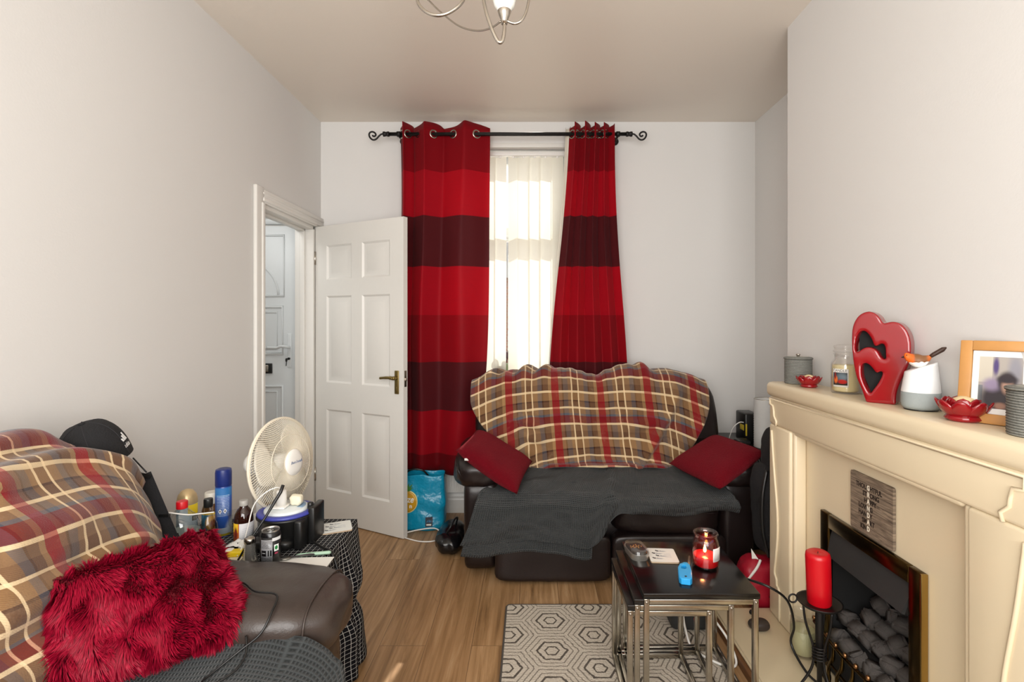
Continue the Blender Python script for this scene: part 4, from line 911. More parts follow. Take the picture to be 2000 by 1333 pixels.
def lotus(label, x, y, s, rz):
    t_ = thing('lotus_holder', label, 'candle holder', (x, y, MZ), (0, 0, rz), group='red lotus candle holders'); 
    b = MB(); b.lathe([(0, 0), (0.026 * s, 0), (0.034 * s, 0.006 * s), (0.030 * s, 0.012 * s), (0.02 * s, 0.02 * s), (0, 0.02 * s)], 24); b.build('dish', M['redcer'], t_)
    for ring, (n, rr_, L, tilt, w, off) in enumerate(((8, 0.020, 0.048, 0.42, 0.021, 0.0), (7, 0.016, 0.043, 0.85, 0.020, 0.4), (6, 0.012, 0.038, 1.15, 0.018, 0.1))):
        for k in range(n):
            a = 2 * PI * k / n + off; b = MB()
            def fn(u, v):
                q = 2 * u - 1; wd = w * math.sin(PI * min(1, 0.18 + 0.82 * v) ** 0.8) ** 0.7 * s * (1 if v < 0.999 else 0.05); d = rr_ * s + L * s * (v * math.cos(tilt + 0.5 * v)); h = 0.008 * s + L * s * v * math.sin(tilt + 0.5 * v) + 0.35 * wd * q * q
                x_ = d - 0.15 * wd * q * q; y_ = q * wd; return Vector((x_ * math.cos(a) - y_ * math.sin(a), x_ * math.sin(a) + y_ * math.cos(a), h))
            b.grid(fn, 7, 8); solid(b.build('petal', M['redcer'], t_), 0.003 * s, 0)
    b = MB(); b.lathe([(0, 0.018 * s), (0.021 * s, 0.018 * s), (0.0215 * s, 0.040 * s), (0.018 * s, 0.047 * s), (0.006 * s, 0.053 * s), (0, 0.053 * s)], 24); b.build('tealight_wax', plain('pale_tealight', '#dcc79a', 0.5), t_)
    return t_
lotus('small red ceramic lotus candle holder beside the far grey canister', 1.125, 2.065, 0.96, 0.2)
lotus('red ceramic lotus candle holder in front of the wooden photo frame', 1.152, 1.36, 1.25, 0.0)
jm = jar('jar_candle', 'tall cream candle in a lidded glass jar beside the red heart ornament', (1.168, 1.895, MZ), 0.0475, 0.150, 0.036, 0.105, M['wax'], M['glass'])
b = MB(); b.lathe([(0, 0.1515), (0.034, 0.1515), (0.040, 0.153), (0.0405, 0.158), (0.036, 0.161), (0.036, 0.166), (0.039, 0.170), (0.038, 0.176), (0.028, 0.179), (0, 0.179)], 32); b.build('lid', M['glass'], jm)
b = patch(0.048, PI + 0.05, PI + 1.22, 0.026, 0.092); solid(b.build('label', paint('fireside_label', '#e8e6e0', [('rect', 0.06, 0.10, 0.94, 0.80, '#2a3138'), ('ell', 0.62, 0.55, 0.28, 0.22, '#5b6a74', 0.6), ('ell', 0.65, 0.30, 0.26, 0.12, '#b01c18', 0.3), ('ell', 0.25, 0.4, 0.12, 0.2, '#d8692a', 0.4), ('ell', 0.22, 0.62, 0.06, 0.2, '#7b1a14', 0.3), ('rect', 0.06, 0.10, 0.94, 0.17, '#1c1512')]), jm), 0.0004, 1)
lettering('lettering', 'CANDLE', 0.0125, plain('black_ink', '#1d1d1f', 0.6), jm, curved(0.0484, PI + 0.62, 0.0815), 0.0001)

# heart ornament: outlines drawn in its own plane, in metres
def hp(L, s=0.000263): return [((x - 795) * s * 0.82, (1170 - y) * s) for x, y in L]
big = smoothpath([(a, d, 0) for a, d in hp([(600, 1140), (545, 1000), (490, 880), (452, 740), (428, 560), (418, 380), (436, 220), (495, 110), (570, 55), (650, 38), (725, 62), (785, 115), (832, 186), (890, 172), (965, 166), (1045, 192), (1112, 262), (1155, 360), (1168, 480), (1150, 640), (1104, 760), (1055, 860), (1008, 980), (988, 1080), (985, 1150), (975, 1170), (800, 1170), (620, 1170)])], 4, True)
holeA = smoothpath([(a, d, 0) for a, d in hp([(480, 560), (470, 480), (490, 370), (528, 300), (580, 278), (632, 310), (682, 380), (712, 455), (745, 470), (790, 440), (836, 435), (858, 500), (860, 560), (858, 630), (800, 600), (760, 530), (700, 492), (640, 480), (570, 500), (510, 545)])], 4, True)
holeB = smoothpath([(a, d, 0) for a, d in hp([(552, 800), (556, 720), (585, 685), (640, 692), (692, 740), (745, 800), (785, 780), (822, 768), (812, 830), (760, 930), (700, 1010), (664, 1058), (620, 1000), (572, 900)])], 4, True)
two = lambda P: [(p.x, p.y) for p in P]
hx_, hy_ = 1.152, 1.672
ht = thing('heart_ornament', 'glossy red ceramic double heart ornament standing on the mantel', 'ornament', (hx_, hy_, MZ), (0, 0, math.radians(-46)))
def hmap(a, d, z): # local: x across, y depth; bevel and belly give a puffed front
    k = max(0.0, 1.0 - abs(d - 0.14) / 0.3); return Vector((a, -z * (1.0 + 0.5 * k), max(d - 0.0, 0.0)))
def inset(P, q):                                # offset along the outline's own normals
    n = len(P); ar = sum(P[i].x * P[(i + 1) % n].y - P[(i + 1) % n].x * P[i].y for i in range(n)); out = []
    for i in range(n):
        t = (P[(i + 1) % n] - P[i - 1]).normalized(); nr = Vector((-t.y, t.x, 0)) * (1 if ar > 0 else -1); out.append(P[i] + nr * q)
    return out
melted(outline_mesh('double_heart', [two(big), two(holeA), two(holeB)], 0.034, 0.0, M['redcer'], ht, lambda a, d, z: Vector((a, -z, d)), 1), 0.0024, 40)
b = MB(); P = two(inset(big, 0.016)); b.prism(P, lambda a, d, z: Vector((a, z, max(d, 0.006))), -0.002, 0.024); b.build('dark_interior', M['blackmat'], ht)

# smart speaker and robin
sp = thing('speaker', 'rounded white speaker with grey fabric base on the mantel shelf', 'speaker', (1.172, 1.535, MZ)); R0 = 0.049
b = MB(); b.lathe([(0, 0), (0.042, 0), (0.043, 0.004), (0, 0.005)], 36); b.build('foot', M['black'], sp)
b = MB(); b.lathe([(0, 0.004), (0.043, 0.004), (0.048, 0.012), (R0, 0.022), (R0, 0.045), (0.0488, 0.054)], 40); b.build('fabric_base', plain('grey_speaker_fabric', '#9aa2a2', 0.9, grain=0.001, gscale=500), sp)
b = MB(); n = 40
def spk(u, v):
    a = 2 * PI * u; hb = 0.054
    nx = math.cos(a - math.radians(145)); top = 0.128 - 0.016 * nx
    if v < 0.75: q = v / 0.75; r = lerp(0.0488, 0.040, q ** 1.1); h = lerp(hb, top, q)
    else: q = (v - 0.75) / 0.25; r = 0.040 * (1 - q); h = lerp(top, 0.128, q) + 0.003 * math.sin(q * PI) * 0.6
    return Vector((r * math.cos(a), r * math.sin(a), h))
b.grid(spk, n + 1, 17); o = b.build('white_shell', plain('white_speaker_shell', '#e9ebec', 0.4), sp)
rb = thing('robin', 'small robin ornament with orange face perched on the white speaker', 'ornament', (1.158, 1.528, MZ + 0.127), (0, math.radians(-4), math.radians(-35))); rb.scale = (0.8, 1, 1)
def birdmat():
    g = G('painted_robin'); x, y, z = g.xyz(g.coord('Object')); n = g.noise(g.coord('Object'), 90, 3) * 0.008
    c = g.mix((x + n).step(-0.012, 0.0), '#e2661c', '#7c5230'); belly = (z * 1.0 + n).lt(0.021) * (x + n).gt(-0.021)
    c = g.mix((x + n).step(0.028, 0.04), c, '#c4682c'); c = g.mix(belly, c, '#ece9e2'); g.set(c, 0.5); return g.m
b = MB(); prof = [(-0.040, 0.034, 0.001), (-0.038, 0.034, 0.007), (-0.033, 0.034, 0.0115), (-0.024, 0.030, 0.0135), (-0.012, 0.024, 0.0185), (0.002, 0.020, 0.0205), (0.016, 0.0205, 0.0175), (0.028, 0.025, 0.0115), (0.038, 0.030, 0.0065), (0.044, 0.033, 0.002)]
P3 = smoothpath([(x, 0, z) for x, z, r in prof], 3); R3 = [v.z for v in smoothpath([(0, 0, r) for x, z, r in prof], 3)]
b.tube(P3, R3, 18); b.build('body', birdmat(), rb)
b = MB(); b.tube([(0.036, 0, 0.030), (0.05, 0, 0.038), (0.078, 0, 0.052), (0.088, 0, 0.057)], [0.005, 0.0065, 0.007, 0.002], 8); b.build('tail', paint('dark_tail', '#3a2419', []), rb)
b = MB(); b.tube([(-0.038, 0, 0.033), (-0.048, 0, 0.031)], [0.0035, 0.0006], 8); b.build('beak', M['blackmat'], rb)
for s_ in (-1, 1):
    b = MB(); b.soft((-0.031, s_ * 0.0105, 0.038), (0.004, 0.003, 0.004), 2, 3); b.build('eye', M['black'], rb)
# photo frame
pf_ = thing('photo_frame', 'light wooden photo frame with a portrait, leaning at the near end of the mantel', 'photo frame', (1.190, 1.302, MZ), (math.radians(0), 0, math.radians(-58)))
FW, FH, bw, lean = 0.166, 0.215, 0.026, math.radians(-9)
Rl = Matrix.Rotation(lean, 3, 'X')
def pm(x, y, z): return Rl @ Vector((x, y, z))
oak = plain('light_oak', '#c08a4c', 0.45, var=0.2, gscale=30)
b = MB()
for (a, c) in (((-FW / 2, -0.012, 0), (-FW / 2 + bw, 0.006, FH)), ((FW / 2 - bw, -0.012, 0), (FW / 2, 0.006, FH)), ((-FW / 2 + bw, -0.012, 0), (FW / 2 - bw, 0.006, bw)), ((-FW / 2 + bw, -0.012, FH - bw), (FW / 2 - bw, 0.006, FH))): b.box(a, c, 0.002)
b.v = [Rl @ p for p in b.v]; b.build('wooden_frame', oak, pf_)
x0_, x1_, z0_, z1_ = -FW / 2 + bw, FW / 2 - bw, bw, FH - bw
b = MB(); b.add([pm(x0_, 0.0, z0_), pm(x1_, 0, z0_), pm(x1_, 0, z1_), pm(x0_, 0, z1_)], [[0, 1, 2, 3]], [[(0, 0), (1, 0), (1, 1), (0, 1)]], False)
LP = [('rect', 0.12, 0.09, 0.88, 0.91, '#9d968f'), ('rect', 0.12, 0.5, 0.36, 0.91, '#b9b2a4'), ('ell', 0.42, 0.76, 0.05, 0.14, '#4a3b6c', 0.5), ('ell', 0.75, 0.7, 0.12, 0.25, '#84828a', 0.6), ('rect', 0.12, 0.09, 0.2, 0.45, '#6f7376'),
      ('ell', 0.52, 0.24, 0.36, 0.26, '#2b2129', 0.3), ('ell', 0.36, 0.47, 0.15, 0.10, '#8b7d97', 0.6), ('ell', 0.62, 0.52, 0.16, 0.16, '#2a2026', 0.3), ('ell', 0.63, 0.45, 0.10, 0.12, '#a98674', 0.4), ('ell', 0.62, 0.56, 0.17, 0.06, '#271d24', 0.4), ('ell', 0.52, 0.14, 0.11, 0.05, '#98705e', 0.5)]
edge = [('rect', 0, 0, 0.12, 1, '#e8e8e6'), ('rect', 0.88, 0, 1, 1, '#e8e8e6'), ('rect', 0, 0, 1, 0.09, '#e8e8e6'), ('rect', 0, 0.91, 1, 1, '#e8e8e6')]
solid(b.build('portrait_print', paint('soft_portrait', '#e8e8e6', LP + edge, 0.15), pf_, merge=False), 0.002, 1)
b = MB(); b.add([(-0.02, 0.04, 0.0), (0.02, 0.04, 0.0), (0.015, 0.031, 0.15), (-0.015, 0.031, 0.15), (-0.02, 0.044, 0.0), (0.02, 0.044, 0.0), (0.015, 0.035, 0.15), (-0.015, 0.035, 0.15)], [[0, 1, 2, 3], [7, 6, 5, 4], [0, 4, 5, 1], [1, 5, 6, 2], [2, 6, 7, 3], [3, 7, 4, 0]], None, False); b.build('stand_leg', M['blackmat'], pf_)

# ------------------------------------------------------------------ things on the hearth
cx_, cy_ = 0.985, 1.742
cs = thing('candlestick', 'black wrought iron pillar candlestick with wire coils on the hearth', 'candlestick', (cx_, cy_, 0.05))
b = MB(); b.lathe([(0, 0.318), (0.03, 0.318), (0.062, 0.324), (0.07, 0.332), (0.071, 0.336), (0.066, 0.334), (0.05, 0.329), (0, 0.328)], 36); b.build('drip_dish', M['iron'], cs)
b = MB(); b.tube([(-0.070 - 0.014 + 0.014 * math.cos(a), 0.012, 0.338 + 0.014 * math.sin(a)) for a in [2 * PI * k / 16 for k in range(16)]], 0.003, 8, closed=True); b.build('ring_handle', M['iron'], cs)
b = MB(); b.lathe([(0.008, 0.02), (0.008, 0.16), (0.0125, 0.165), (0.013, 0.30), (0.009, 0.318)], 16); b.lathe([(0, 0.0), (0.028, 0.0), (0.03, 0.008), (0.01, 0.016), (0.008, 0.024)], 20); b.build('stem', M['iron'], cs)
for a in (2.9, 5.0, 0.75):
    d = Vector((math.cos(a), math.sin(a), 0)); up = Vector((0, 0, 1))
    pts = [d * 0.05 + up * 0.318, d * 0.043 + up * 0.26, d * 0.022 + up * 0.19, d * 0.017 + up * 0.15, d * 0.026 + up * 0.10, d * 0.06 + up * 0.04, d * 0.085 + up * 0.008, d * 0.105 + up * 0.012, d * 0.108 + up * 0.03, d * 0.095 + up * 0.034, d * 0.092 + up * 0.022]
    b = MB(); b.tube(smoothpath(pts, 5), 0.0042, 8); b.build('leg', M['iron'], cs)
b = MB(); b.tube([(0.021 * math.cos(a), 0.021 * math.sin(a), 0.135 + 0.0016 * a) for a in [k * 0.35 for k in range(90)]], 0.0026, 6); b.build('wire_coil', M['iron'], cs)
pc = thing('pillar_candle', 'thick red pillar candle leaning slightly on the black iron candlestick', 'candle', (cx_, cy_, 0.379), (math.radians(2), math.radians(-3), 0))
b = MB(); b.lathe([(0, 0.0), (0.035, 0.0), (0.0375, 0.004), (0.0385, 0.08), (0.039, 0.16), (0.037, 0.172), (0.03, 0.1765), (0.012, 0.173), (0, 0.172)], 36); b.build('wax', M['redwax'], pc)
b = MB(); b.tube([(0, 0, 0.171), (0.001, 0, 0.178)], 0.0012, 6); b.build('wick', M['blackmat'], pc)
hj = jar('jar_candle', 'pale green candle in an open glass jar on the hearth behind the candlestick', (1.058, 1.985, 0.05), 0.046, 0.160, 0.042, 0.098, M['greenwax'], M['glass'])
b = MB(); b.soft((0.955, 2.14, 0.07), (0.085, 0.06, 0.042), 2.6, 8, 0.004, 12); tag(b.build('pebble', plain('dark_brown_stone', '#3a302b', 0.5, var=0.3)), 'dark brown rounded lump lying on the cream hearth', 'stone')
b = MB(); b.lathe([(0, 0), (0.011, 0), (0.012, 0.006), (0.009, 0.014), (0, 0.015)], 16, (0.978, 2.255, 0.0505)); tag(b.build('bottle_cap', M['black']), 'tiny black bottle cap at the far edge of the hearth', 'cap')

# ------------------------------------------------------------------ corner right of the sofa
rdb = thing('bag', 'red drawstring bag with dark letters on the floor beside the fireplace', 'bag', (1.085, 2.415, 0.0))
b = MB(); b.soft((0, 0, 0.115), (0.20, 0.17, 0.23), 3.2, 14, 0.016, 9); b.build('bag_body', M['redbag'], rdb)
lettering('lettering', 'Pri', 0.055, plain('dark_red_ink', '#3c0a14', 0.6), rdb, lambda x, y, z: Vector((0.02 - y * 0.25 + x * 0.35, -0.088 - z * 0.2, 0.10 + x * 0.9 + y * 0.2)), 0.001)
b = MB(); b.tube(smoothpath([(-0.09, -0.05, 0.13), (-0.075, -0.07, 0.17), (-0.045, -0.07, 0.21), (-0.02, -0.05, 0.235)], 5), 0.006, 8); b.build('piping', M['paper'], rdb)
b = MB(); b.add([(-0.05, -0.03, 0.215), (-0.015, -0.035, 0.22), (-0.05, -0.02, 0.275)], [[0, 1, 2]], None, False); solid(b.build('white_flap', M['paper'], rdb), 0.003, 0)
rk = thing('rucksack', 'black rucksack standing upright between the sofa arm and the fireplace', 'bag', (1.150, 2.425, 0.232))
b = MB(); b.soft((0, 0.01, 0.21), (0.15, 0.20, 0.42), 4, 14, 0.018, 7, seed=2); b.soft((0.015, 0.0, 0.49), (0.11, 0.17, 0.22), 2.6, 12, 0.014, 9, seed=5); b.build('bag_body', M['blackcloth'], rk)
b = MB(); b.soft((-0.035, -0.085, 0.43), (0.02, 0.012, 0.03), 3, 4); b.build('blue_buckle', plain('blue_clip', '#1572b8', 0.4), rk)
b = MB(); b.tube(smoothpath([(-0.06, -0.07, 0.42), (-0.085, -0.08, 0.3), (-0.085, -0.085, 0.15), (-0.06, -0.09, 0.03)], 6), 0.008, 8); b.build('strap', M['black'], rk)
cb = thing('cabinet', 'low black cabinet in the alcove behind the sofa arm', 'cabinet', (1.425, 3.28, 0.0))
b = MB(); b.box((-0.155, -0.28, 0.0), (0.145, 0.26, 0.572), 0.006); b.build('body', M['black'], cb)
b = MB(); b.box((-0.145, -0.295, 0.02), (0.135, -0.28, 0.555), 0.004); b.build('door', M['black'], cb)
ro = thing('router', 'upright black router with yellow ports on the alcove cabinet', 'router', (1.392, 3.30, 0.573))
b = MB(); b.box((-0.015 - 0.022, -0.075, 0.0), (0.055, 0.075, 0.185), 0.01); b.build('housing', M['black'], ro)
b = MB(); b.box((-0.039, -0.06, 0.075), (-0.0365, 0.0, 0.11), 0.0008); b.build('yellow_port', plain('yellow_socket', '#c9b02a', 0.5), ro)
b = MB(); b.box((-0.034, -0.0765, 0.045), (-0.024, -0.0745, 0.12), 0.0008); b.build('yellow_ports', bpy.data.materials['yellow_socket'], ro)
b = MB(); b.tube(smoothpath([(1.352, 3.24, 0.70), (1.325, 3.24, 0.70), (1.29, 3.25, 0.665), (1.275, 3.27, 0.60), (1.285, 3.30, 0.577)], 6), 0.003, 8); tag(b.build('white_cable', M['white']), 'thin white network lead curving down from the black router', 'cable', 'white cables')
b = MB(); b.soft((1.315, 3.17, 0.594), (0.09, 0.10, 0.04), 3, 8, 0.006, 18); tag(b.build('power_adapter', M['black']), 'small black adapter lying on the cabinet beside the router', 'adapter')
ls = thing('lamp_shade', 'white ribbed cylinder shade standing on the alcove cabinet beside the router', 'lamp shade', (1.438, 3.12, 0.573))
b = MB(); prof = [(0.066, 0.0)]
for k in range(20): prof += [(0.0695, k * 0.0145 + 0.003), (0.067, k * 0.0145 + 0.011)]
prof += [(0.069, 0.292), (0.0665, 0.293), (0.064, 0.29), (0.0635, 0.004), (0.066, 0.0)]; b.lathe(prof, 36, close=False); b.build('ribbed_shade', plain('white_ribbed_plastic', '#dfe0de', 0.6), ls)
b = MB(); b.tube([(0.067 * math.cos(2 * PI * k / 30), 0.067 * math.sin(2 * PI * k / 30), 0.293) for k in range(30)], 0.002, 6, closed=True); b.build('wire_rim', M['steel'], ls)

# ------------------------------------------------------------------ left of the sofa: bags and lead on the floor
bb = thing('shopping_bag', 'turquoise plastic shopping bag with a yellow fruit print behind the open door', 'bag', (-0.735, 3.345, 0.0))
BW, BD, BH = 0.36, 0.15, 0.345
def bagfn(s, t):
    a = 2 * PI * s; p = 5; ca, sa = math.cos(a), math.sin(a); m = (abs(ca) ** p + abs(sa) ** p) ** (1 / p); w_ = BW / 2 * (1 - 0.03 * t) + 0.01 * math.sin(3 * t); d = BD / 2 * (1 - 0.35 * t)
    x, y = w_ * ca / m, d * sa / m; k = 0.012 * nz(x * 10, t * 5, y * 4) + 0.008 * math.sin(14 * t + 9 * x) * t * (1 - t) * 2
    return Vector((x + k * 0.5, y - k, BH * t + 0.004 + 0.012 * nz(x * 12, 1, y * 9) * (t > 0.95)))
b = MB(); b.grid(bagfn, 81, 34); b.add([bagfn(k / 80, 0) for k in range(80)], [list(range(80))[::-1]]); solid(b.build('bag_body', M['bag'], bb), 0.0015, 0)
def bagfront(x, z, d=0.0): # a point on the front of the bag
    best = None
    for k in range(41): 
        p = bagfn(0.5 + 0.5 * k / 40, max(0, min(1, z / BH))); 
        if best is None or abs(p.x - x) < abs(best.x - x): best = p
    return Vector((x, best.y - 0.004 - d, z))
def disc(name, cx, cz, rx, rz, m, d, n=40):
    b = MB(); rings = 6; vs = [bagfront(cx, cz, d)]; fs = []
    for r in range(1, rings + 1):
        for k in range(n): a = 2 * PI * k / n; vs.append(bagfront(cx + rx * r / rings * math.cos(a), cz + rz * r / rings * math.sin(a), d))
    for k in range(n): fs.append([0, 1 + k, 1 + (k + 1) % n])
    for r in range(rings - 1):
        for k in range(n): fs.append([1 + r * n + k, 1 + r * n + (k + 1) % n, 1 + (r + 1) * n + (k + 1) % n, 1 + (r + 1) * n + k])
    b.add(vs, fs); return solid(b.build(name, m, bb), 0.001, 1)
disc('pale_rim', -0.055, 0.185, 0.072, 0.072, plain('pale_yellow_ink', '#e9dc9a', 0.4), 0.001); disc('fruit_print', -0.055, 0.185, 0.066, 0.066, plain('golden_yellow_ink', '#d9a21c', 0.4, var=0.35, gscale=30), 0.0025)
b = MB()
for a0, L_ in ((0.55, 0.05), (0.9, 0.06), (1.3, 0.055)):
    ca_, sa_ = math.cos(a0), math.sin(a0); b.add([bagfront(-0.055 + L_ * (k_ * ca_ - w_ * sa_), 0.248 + L_ * (k_ * sa_ + w_ * ca_), 0.003) for k_, w_ in ((0, 0), (0.4, -0.16), (1.0, 0.0), (0.45, 0.14))], [[0, 1, 2, 3]], None, False)
solid(b.build('leaf_print', plain('leaf_green_ink', '#3f7d22', 0.4), bb), 0.0008, 1)
whi = plain('white_bag_ink', '#efeee6', 0.4)
lettering('lettering', 'ze', 0.056, whi, bb, lambda x, y, z: bagfront(-0.052 + x * 0.85 + y * 0.2, 0.182 + y, 0.004 + z), 0.0008, 'LEFT', 0.001)
lettering('lettering', 'n', 0.036, whi, bb, lambda x, y, z: bagfront(-0.036 + x, 0.147 + y, 0.004 + z), 0.0008, 'LEFT', 0.0012)
b = MB(); b.add([bagfront(x, z, 0.002) for x, z in ((0.068, 0.03), (0.112, 0.03), (0.112, 0.088), (0.068, 0.088))], [[0, 1, 2, 3]], None, False); solid(b.build('logo_panel', plain('navy_ink', '#141b2c', 0.4), bb), 0.001, 1)
b = MB()
for k in range(3):
    x0_ = 0.077 + 0.010 * k; b.tube([bagfront(x0_, 0.056, 0.004), bagfront(x0_ + 0.004, 0.068 + 0.003 * (k == 1), 0.004), bagfront(x0_ + 0.008, 0.056, 0.004)], 0.0016, 6)
b.build('logo_mark', plain('light_blue_ink', '#59b4e6', 0.4), bb)
b = MB(); b.box(bagfront(0.075, 0.038, 0.0045), bagfront(0.105, 0.046, 0.0035) + Vector((0, 0.002, 0)), 0.0005); b.build('logo_strip', whi, bb)
b = MB(); b.tube(smoothpath([(-0.07, -0.03, 0.33), (-0.05, -0.05, 0.375), (0.0, -0.055, 0.39), (0.05, -0.05, 0.378), (0.08, -0.03, 0.335)], 6), 0.006, 8); b.build('handle', M['black'], bb)
b = MB(); b.tube(smoothpath([(-0.80, 3.20, 0.012), (-0.70, 3.215, 0.03), (-0.60, 3.215, 0.04), (-0.555, 3.19, 0.02), (-0.555, 3.14, 0.006), (-0.60, 3.10, 0.006), (-0.68, 3.105, 0.006), (-0.78, 3.16, 0.006)], 6), 0.004, 8); tag(b.build('white_cable', M['white']), 'white lead looped on the floor in front of the turquoise bag', 'cable', 'white cables')
hb_ = thing('handbag', 'glossy black bag slumped on the floor beside the left sofa arm', 'bag', (-0.47, 3.05, 0.0))
b = MB(); b.soft((0, 0, 0.058), (0.16, 0.34, 0.116), 3, 14, 0.016, 10, seed=3); b.build('bag_body', plain('black_glossy_vinyl', '#101012', 0.25), hb_)
b = MB(); b.tube(smoothpath([(-0.02, -0.08, 0.095), (0.01, -0.1, 0.15), (0.03, -0.05, 0.18), (0.035, 0.02, 0.16), (0.02, 0.06, 0.10)], 6), 0.006, 8); b.build('handle', M['black'], hb_)
# ------------------------------------------------------------------ sofa along the left wall
ls_ = thing('sofa', 'worn brown leather sofa along the left wall, only its far arm and seat in view', 'sofa', (-1.0, 0.8, 0))
def K(x, y, z): return (x + 1.0, y - 0.8, z)
b = MB(); b.box(K(-1.42, -0.05, 0.03), K(-0.60, 1.30, 0.27), 0.02); b.build('base', M['leather2'], ls_)
b = MB(); b.soft(K(-0.86, 0.98, 0.375), (0.62, 0.66, 0.20), 5, 14, 0.008, 5); b.build('seat_cushion', M['leather2'], ls_)
b = MB(); b.soft(K(-0.86, 0.30, 0.375), (0.62, 0.66, 0.20), 5, 14, 0.008, 5, seed=3); b.build('seat_cushion', M['leather2'], ls_)
for yc, sd in ((1.13, 1), (0.38, 2)):
    b = MB(); b.soft(K(-1.285, yc, 0.65), (0.29, 0.78, 0.60), 3.6, 14, 0.012, 5, Matrix.Rotation(math.radians(-9), 3, 'Y'), seed=sd); b.build('backrest', M['leather2'], ls_)
b = MB(); b.soft(K(-0.97, 1.44, 0.27), (0.80, 0.27, 0.50), 9, 12, 0.003, 5); b.build('arm_panel', M['leather2'], ls_)
b = MB(); b.soft(K(-0.93, 1.435, 0.515), (0.83, 0.345, 0.205), 3.6, 26, 0.012, 7, seed=6)
b.build('arm_pad', M['leather2'], ls_)
b = MB()
P = []
for k in range(40):
    a = 2 * PI * k / 40; p = 3.6; m = (abs(math.cos(a)) ** p + abs(math.sin(a)) ** p) ** (1 / p); P.append(K(-0.578 + 0.003 * math.sin(3 * a), 1.435 + 0.1405 * math.cos(a) / m, 0.515 + 0.0835 * math.sin(a) / m))
b.tube(P, 0.003, 6, closed=True); b.build('arm_piping', M['leather2'], ls_)

# tartan throw over its back
pf2, plen2 = pathfn([(-1.452, 0.62), (-1.448, 0.88), (-1.40, 0.975), (-1.32, 1.01), (-1.215, 0.97), (-1.125, 0.85), (-1.075, 0.68), (-1.035, 0.55), (-0.98, 0.49), (-0.90, 0.475)])
def tart2(s, t):
    x, z = pf2(t); y = 0.05 + 1.53 * s
    e = max(0.0, (s - 0.80) / 0.20); front = max(0.0, (t - 0.42) / 0.58)
    if e > 0:
        z -= 0.17 * e ** 2.2 * max(0, 1 - front * 0.7); x -= 0.10 * e ** 2.5 * front; y -= 0.02 * e * e
    z += 0.02 * (1 - s) * math.exp(-((t - 0.42) / 0.1) ** 2)
    top = math.exp(-((t - 0.44) / 0.05) ** 2); roll = math.exp(-((t - 0.37) / 0.035) ** 2)
    z += roll * (0.028 + 0.02 * nz(y * 5, 1, 2)) * (1 - e * 0.5); x += roll * 0.02 * nz(y * 6, 4, 2)
    d = 0.022 * nz(y * 5, t * 6, 3) + 0.010 * nz(y * 13, t * 14, 3) + 0.016 * math.sin(46 * t + 7 * nz(y * 2.2, t * 2, 5)) * max(0, nz(y * 3, t * 3, 11) + 0.25) * (t > 0.4)
    crease = 0.02 * math.exp(-((s - 0.60 - 0.28 * (0.8 - t)) / 0.012) ** 2) * (t > 0.5)
    for (t0, sl, am, w_) in ((0.40, -0.03, 0.030, 0.016), (0.455, 0.02, 0.026, 0.014), (0.50, -0.06, 0.016, 0.02), (0.62, 0.12, 0.014, 0.016), (0.73, -0.10, 0.013, 0.014)):
        k_ = 1.5 * am * math.exp(-((t - t0 - sl * (s - 0.5) - 0.02 * nz(s * 5, t0 * 9, 3)) / w_) ** 2) * (0.65 + 0.9 * nz(s * 4, t0 * 20, 8)); x += k_ * 0.7; z += k_ * 0.6 * (t < 0.55)
    x += (d + 0.012 + 0.01 * front - crease); z += d * 0.4
    return Vector((x + 1.15, y - 0.9, z))
t3 = thing('throw', 'brown, red and cream tartan fleece throw heaped over the back of the left sofa', 'throw', (-1.15, 0.9, 0), group='tartan throws')
b = MB(); b.grid(tart2, 150, 190, lambda s, t: (1.22 * (1.53 * s + 0.25 * 0.285 + 0.05 * math.sin(5 * t)), 1.22 * (-plen2 * t + 0.10 * s + 0.03))); solid(b.build('cloth', M['tartan'], t3), 0.010, 1)
b = MB() # a bunched roll along the top
def rollfn(s, t):
    y = 0.10 + 1.30 * s; a = 2 * PI * t; r = 0.046 + 0.022 * nz(y * 9, 1, 1) + 0.008 * nz(y * 24, 5 * t, 1) + 0.006 * math.sin(3 * a + 9 * y); r *= min(1, 6 * s + 0.15) * min(1, 5 * (1 - s) + 0.05)
    return Vector((-1.365 + 0.02 * nz(y * 4, 3, 3) + 1.15 + r * 1.1 * math.cos(a), y - 0.9, 1.015 - 0.06 * max(0, s - 0.55) / 0.45 + 0.012 * nz(y * 6, 7, 7) + r * math.sin(a)))
b.grid(rollfn, 90, 20, lambda s, t: (1.3 * s + 0.15, 0.25 * t + 0.1 + 0.05 * s)); b.build('rolled_edge', M['tartan'], t3)

# grey waffle throw on its seat
t4 = thing('throw', 'charcoal grey waffle throw over the seat of the left sofa beside its arm', 'throw', (-0.8, 0.8, 0), group='grey waffle throws')
pf4, plen4 = pathfn([(-1.02, 0.50), (-0.90, 0.488), (-0.70, 0.485), (-0.575, 0.475), (-0.525, 0.44), (-0.515, 0.36), (-0.515, 0.22), (-0.513, 0.12)])
def waf2(s, t):
    x, z = pf4(t); y = 0.02 + 1.275 * s; r = max(0.0, (s - 0.90) / 0.10)
    z += 0.065 * r * r * (t < 0.72) * max(0, 1 - max(0, t - 0.45) / 0.27) + 0.012 * nz(x * 7, y * 7, 2) + 0.02 * math.exp(-((s - 0.80 + 0.25 * t) / 0.03) ** 2) * (t < 0.65)
    if t > 0.6: x += 0.012 * math.sin(20 * s) + 0.008 * nz(s * 9, t * 5, 2); y += 0.03 * (t - 0.6) * math.sin(9 * s)
    x += 0.035 * r * (t > 0.5)
    return Vector((x + 0.8, y - 0.8, z + 0.004))
b = MB(); b.grid(waf2, 110, 80, lambda s, t: (1.275 * s, plen4 * t)); solid(b.build('cloth', M['waffle'], t4), 0.007, 1)

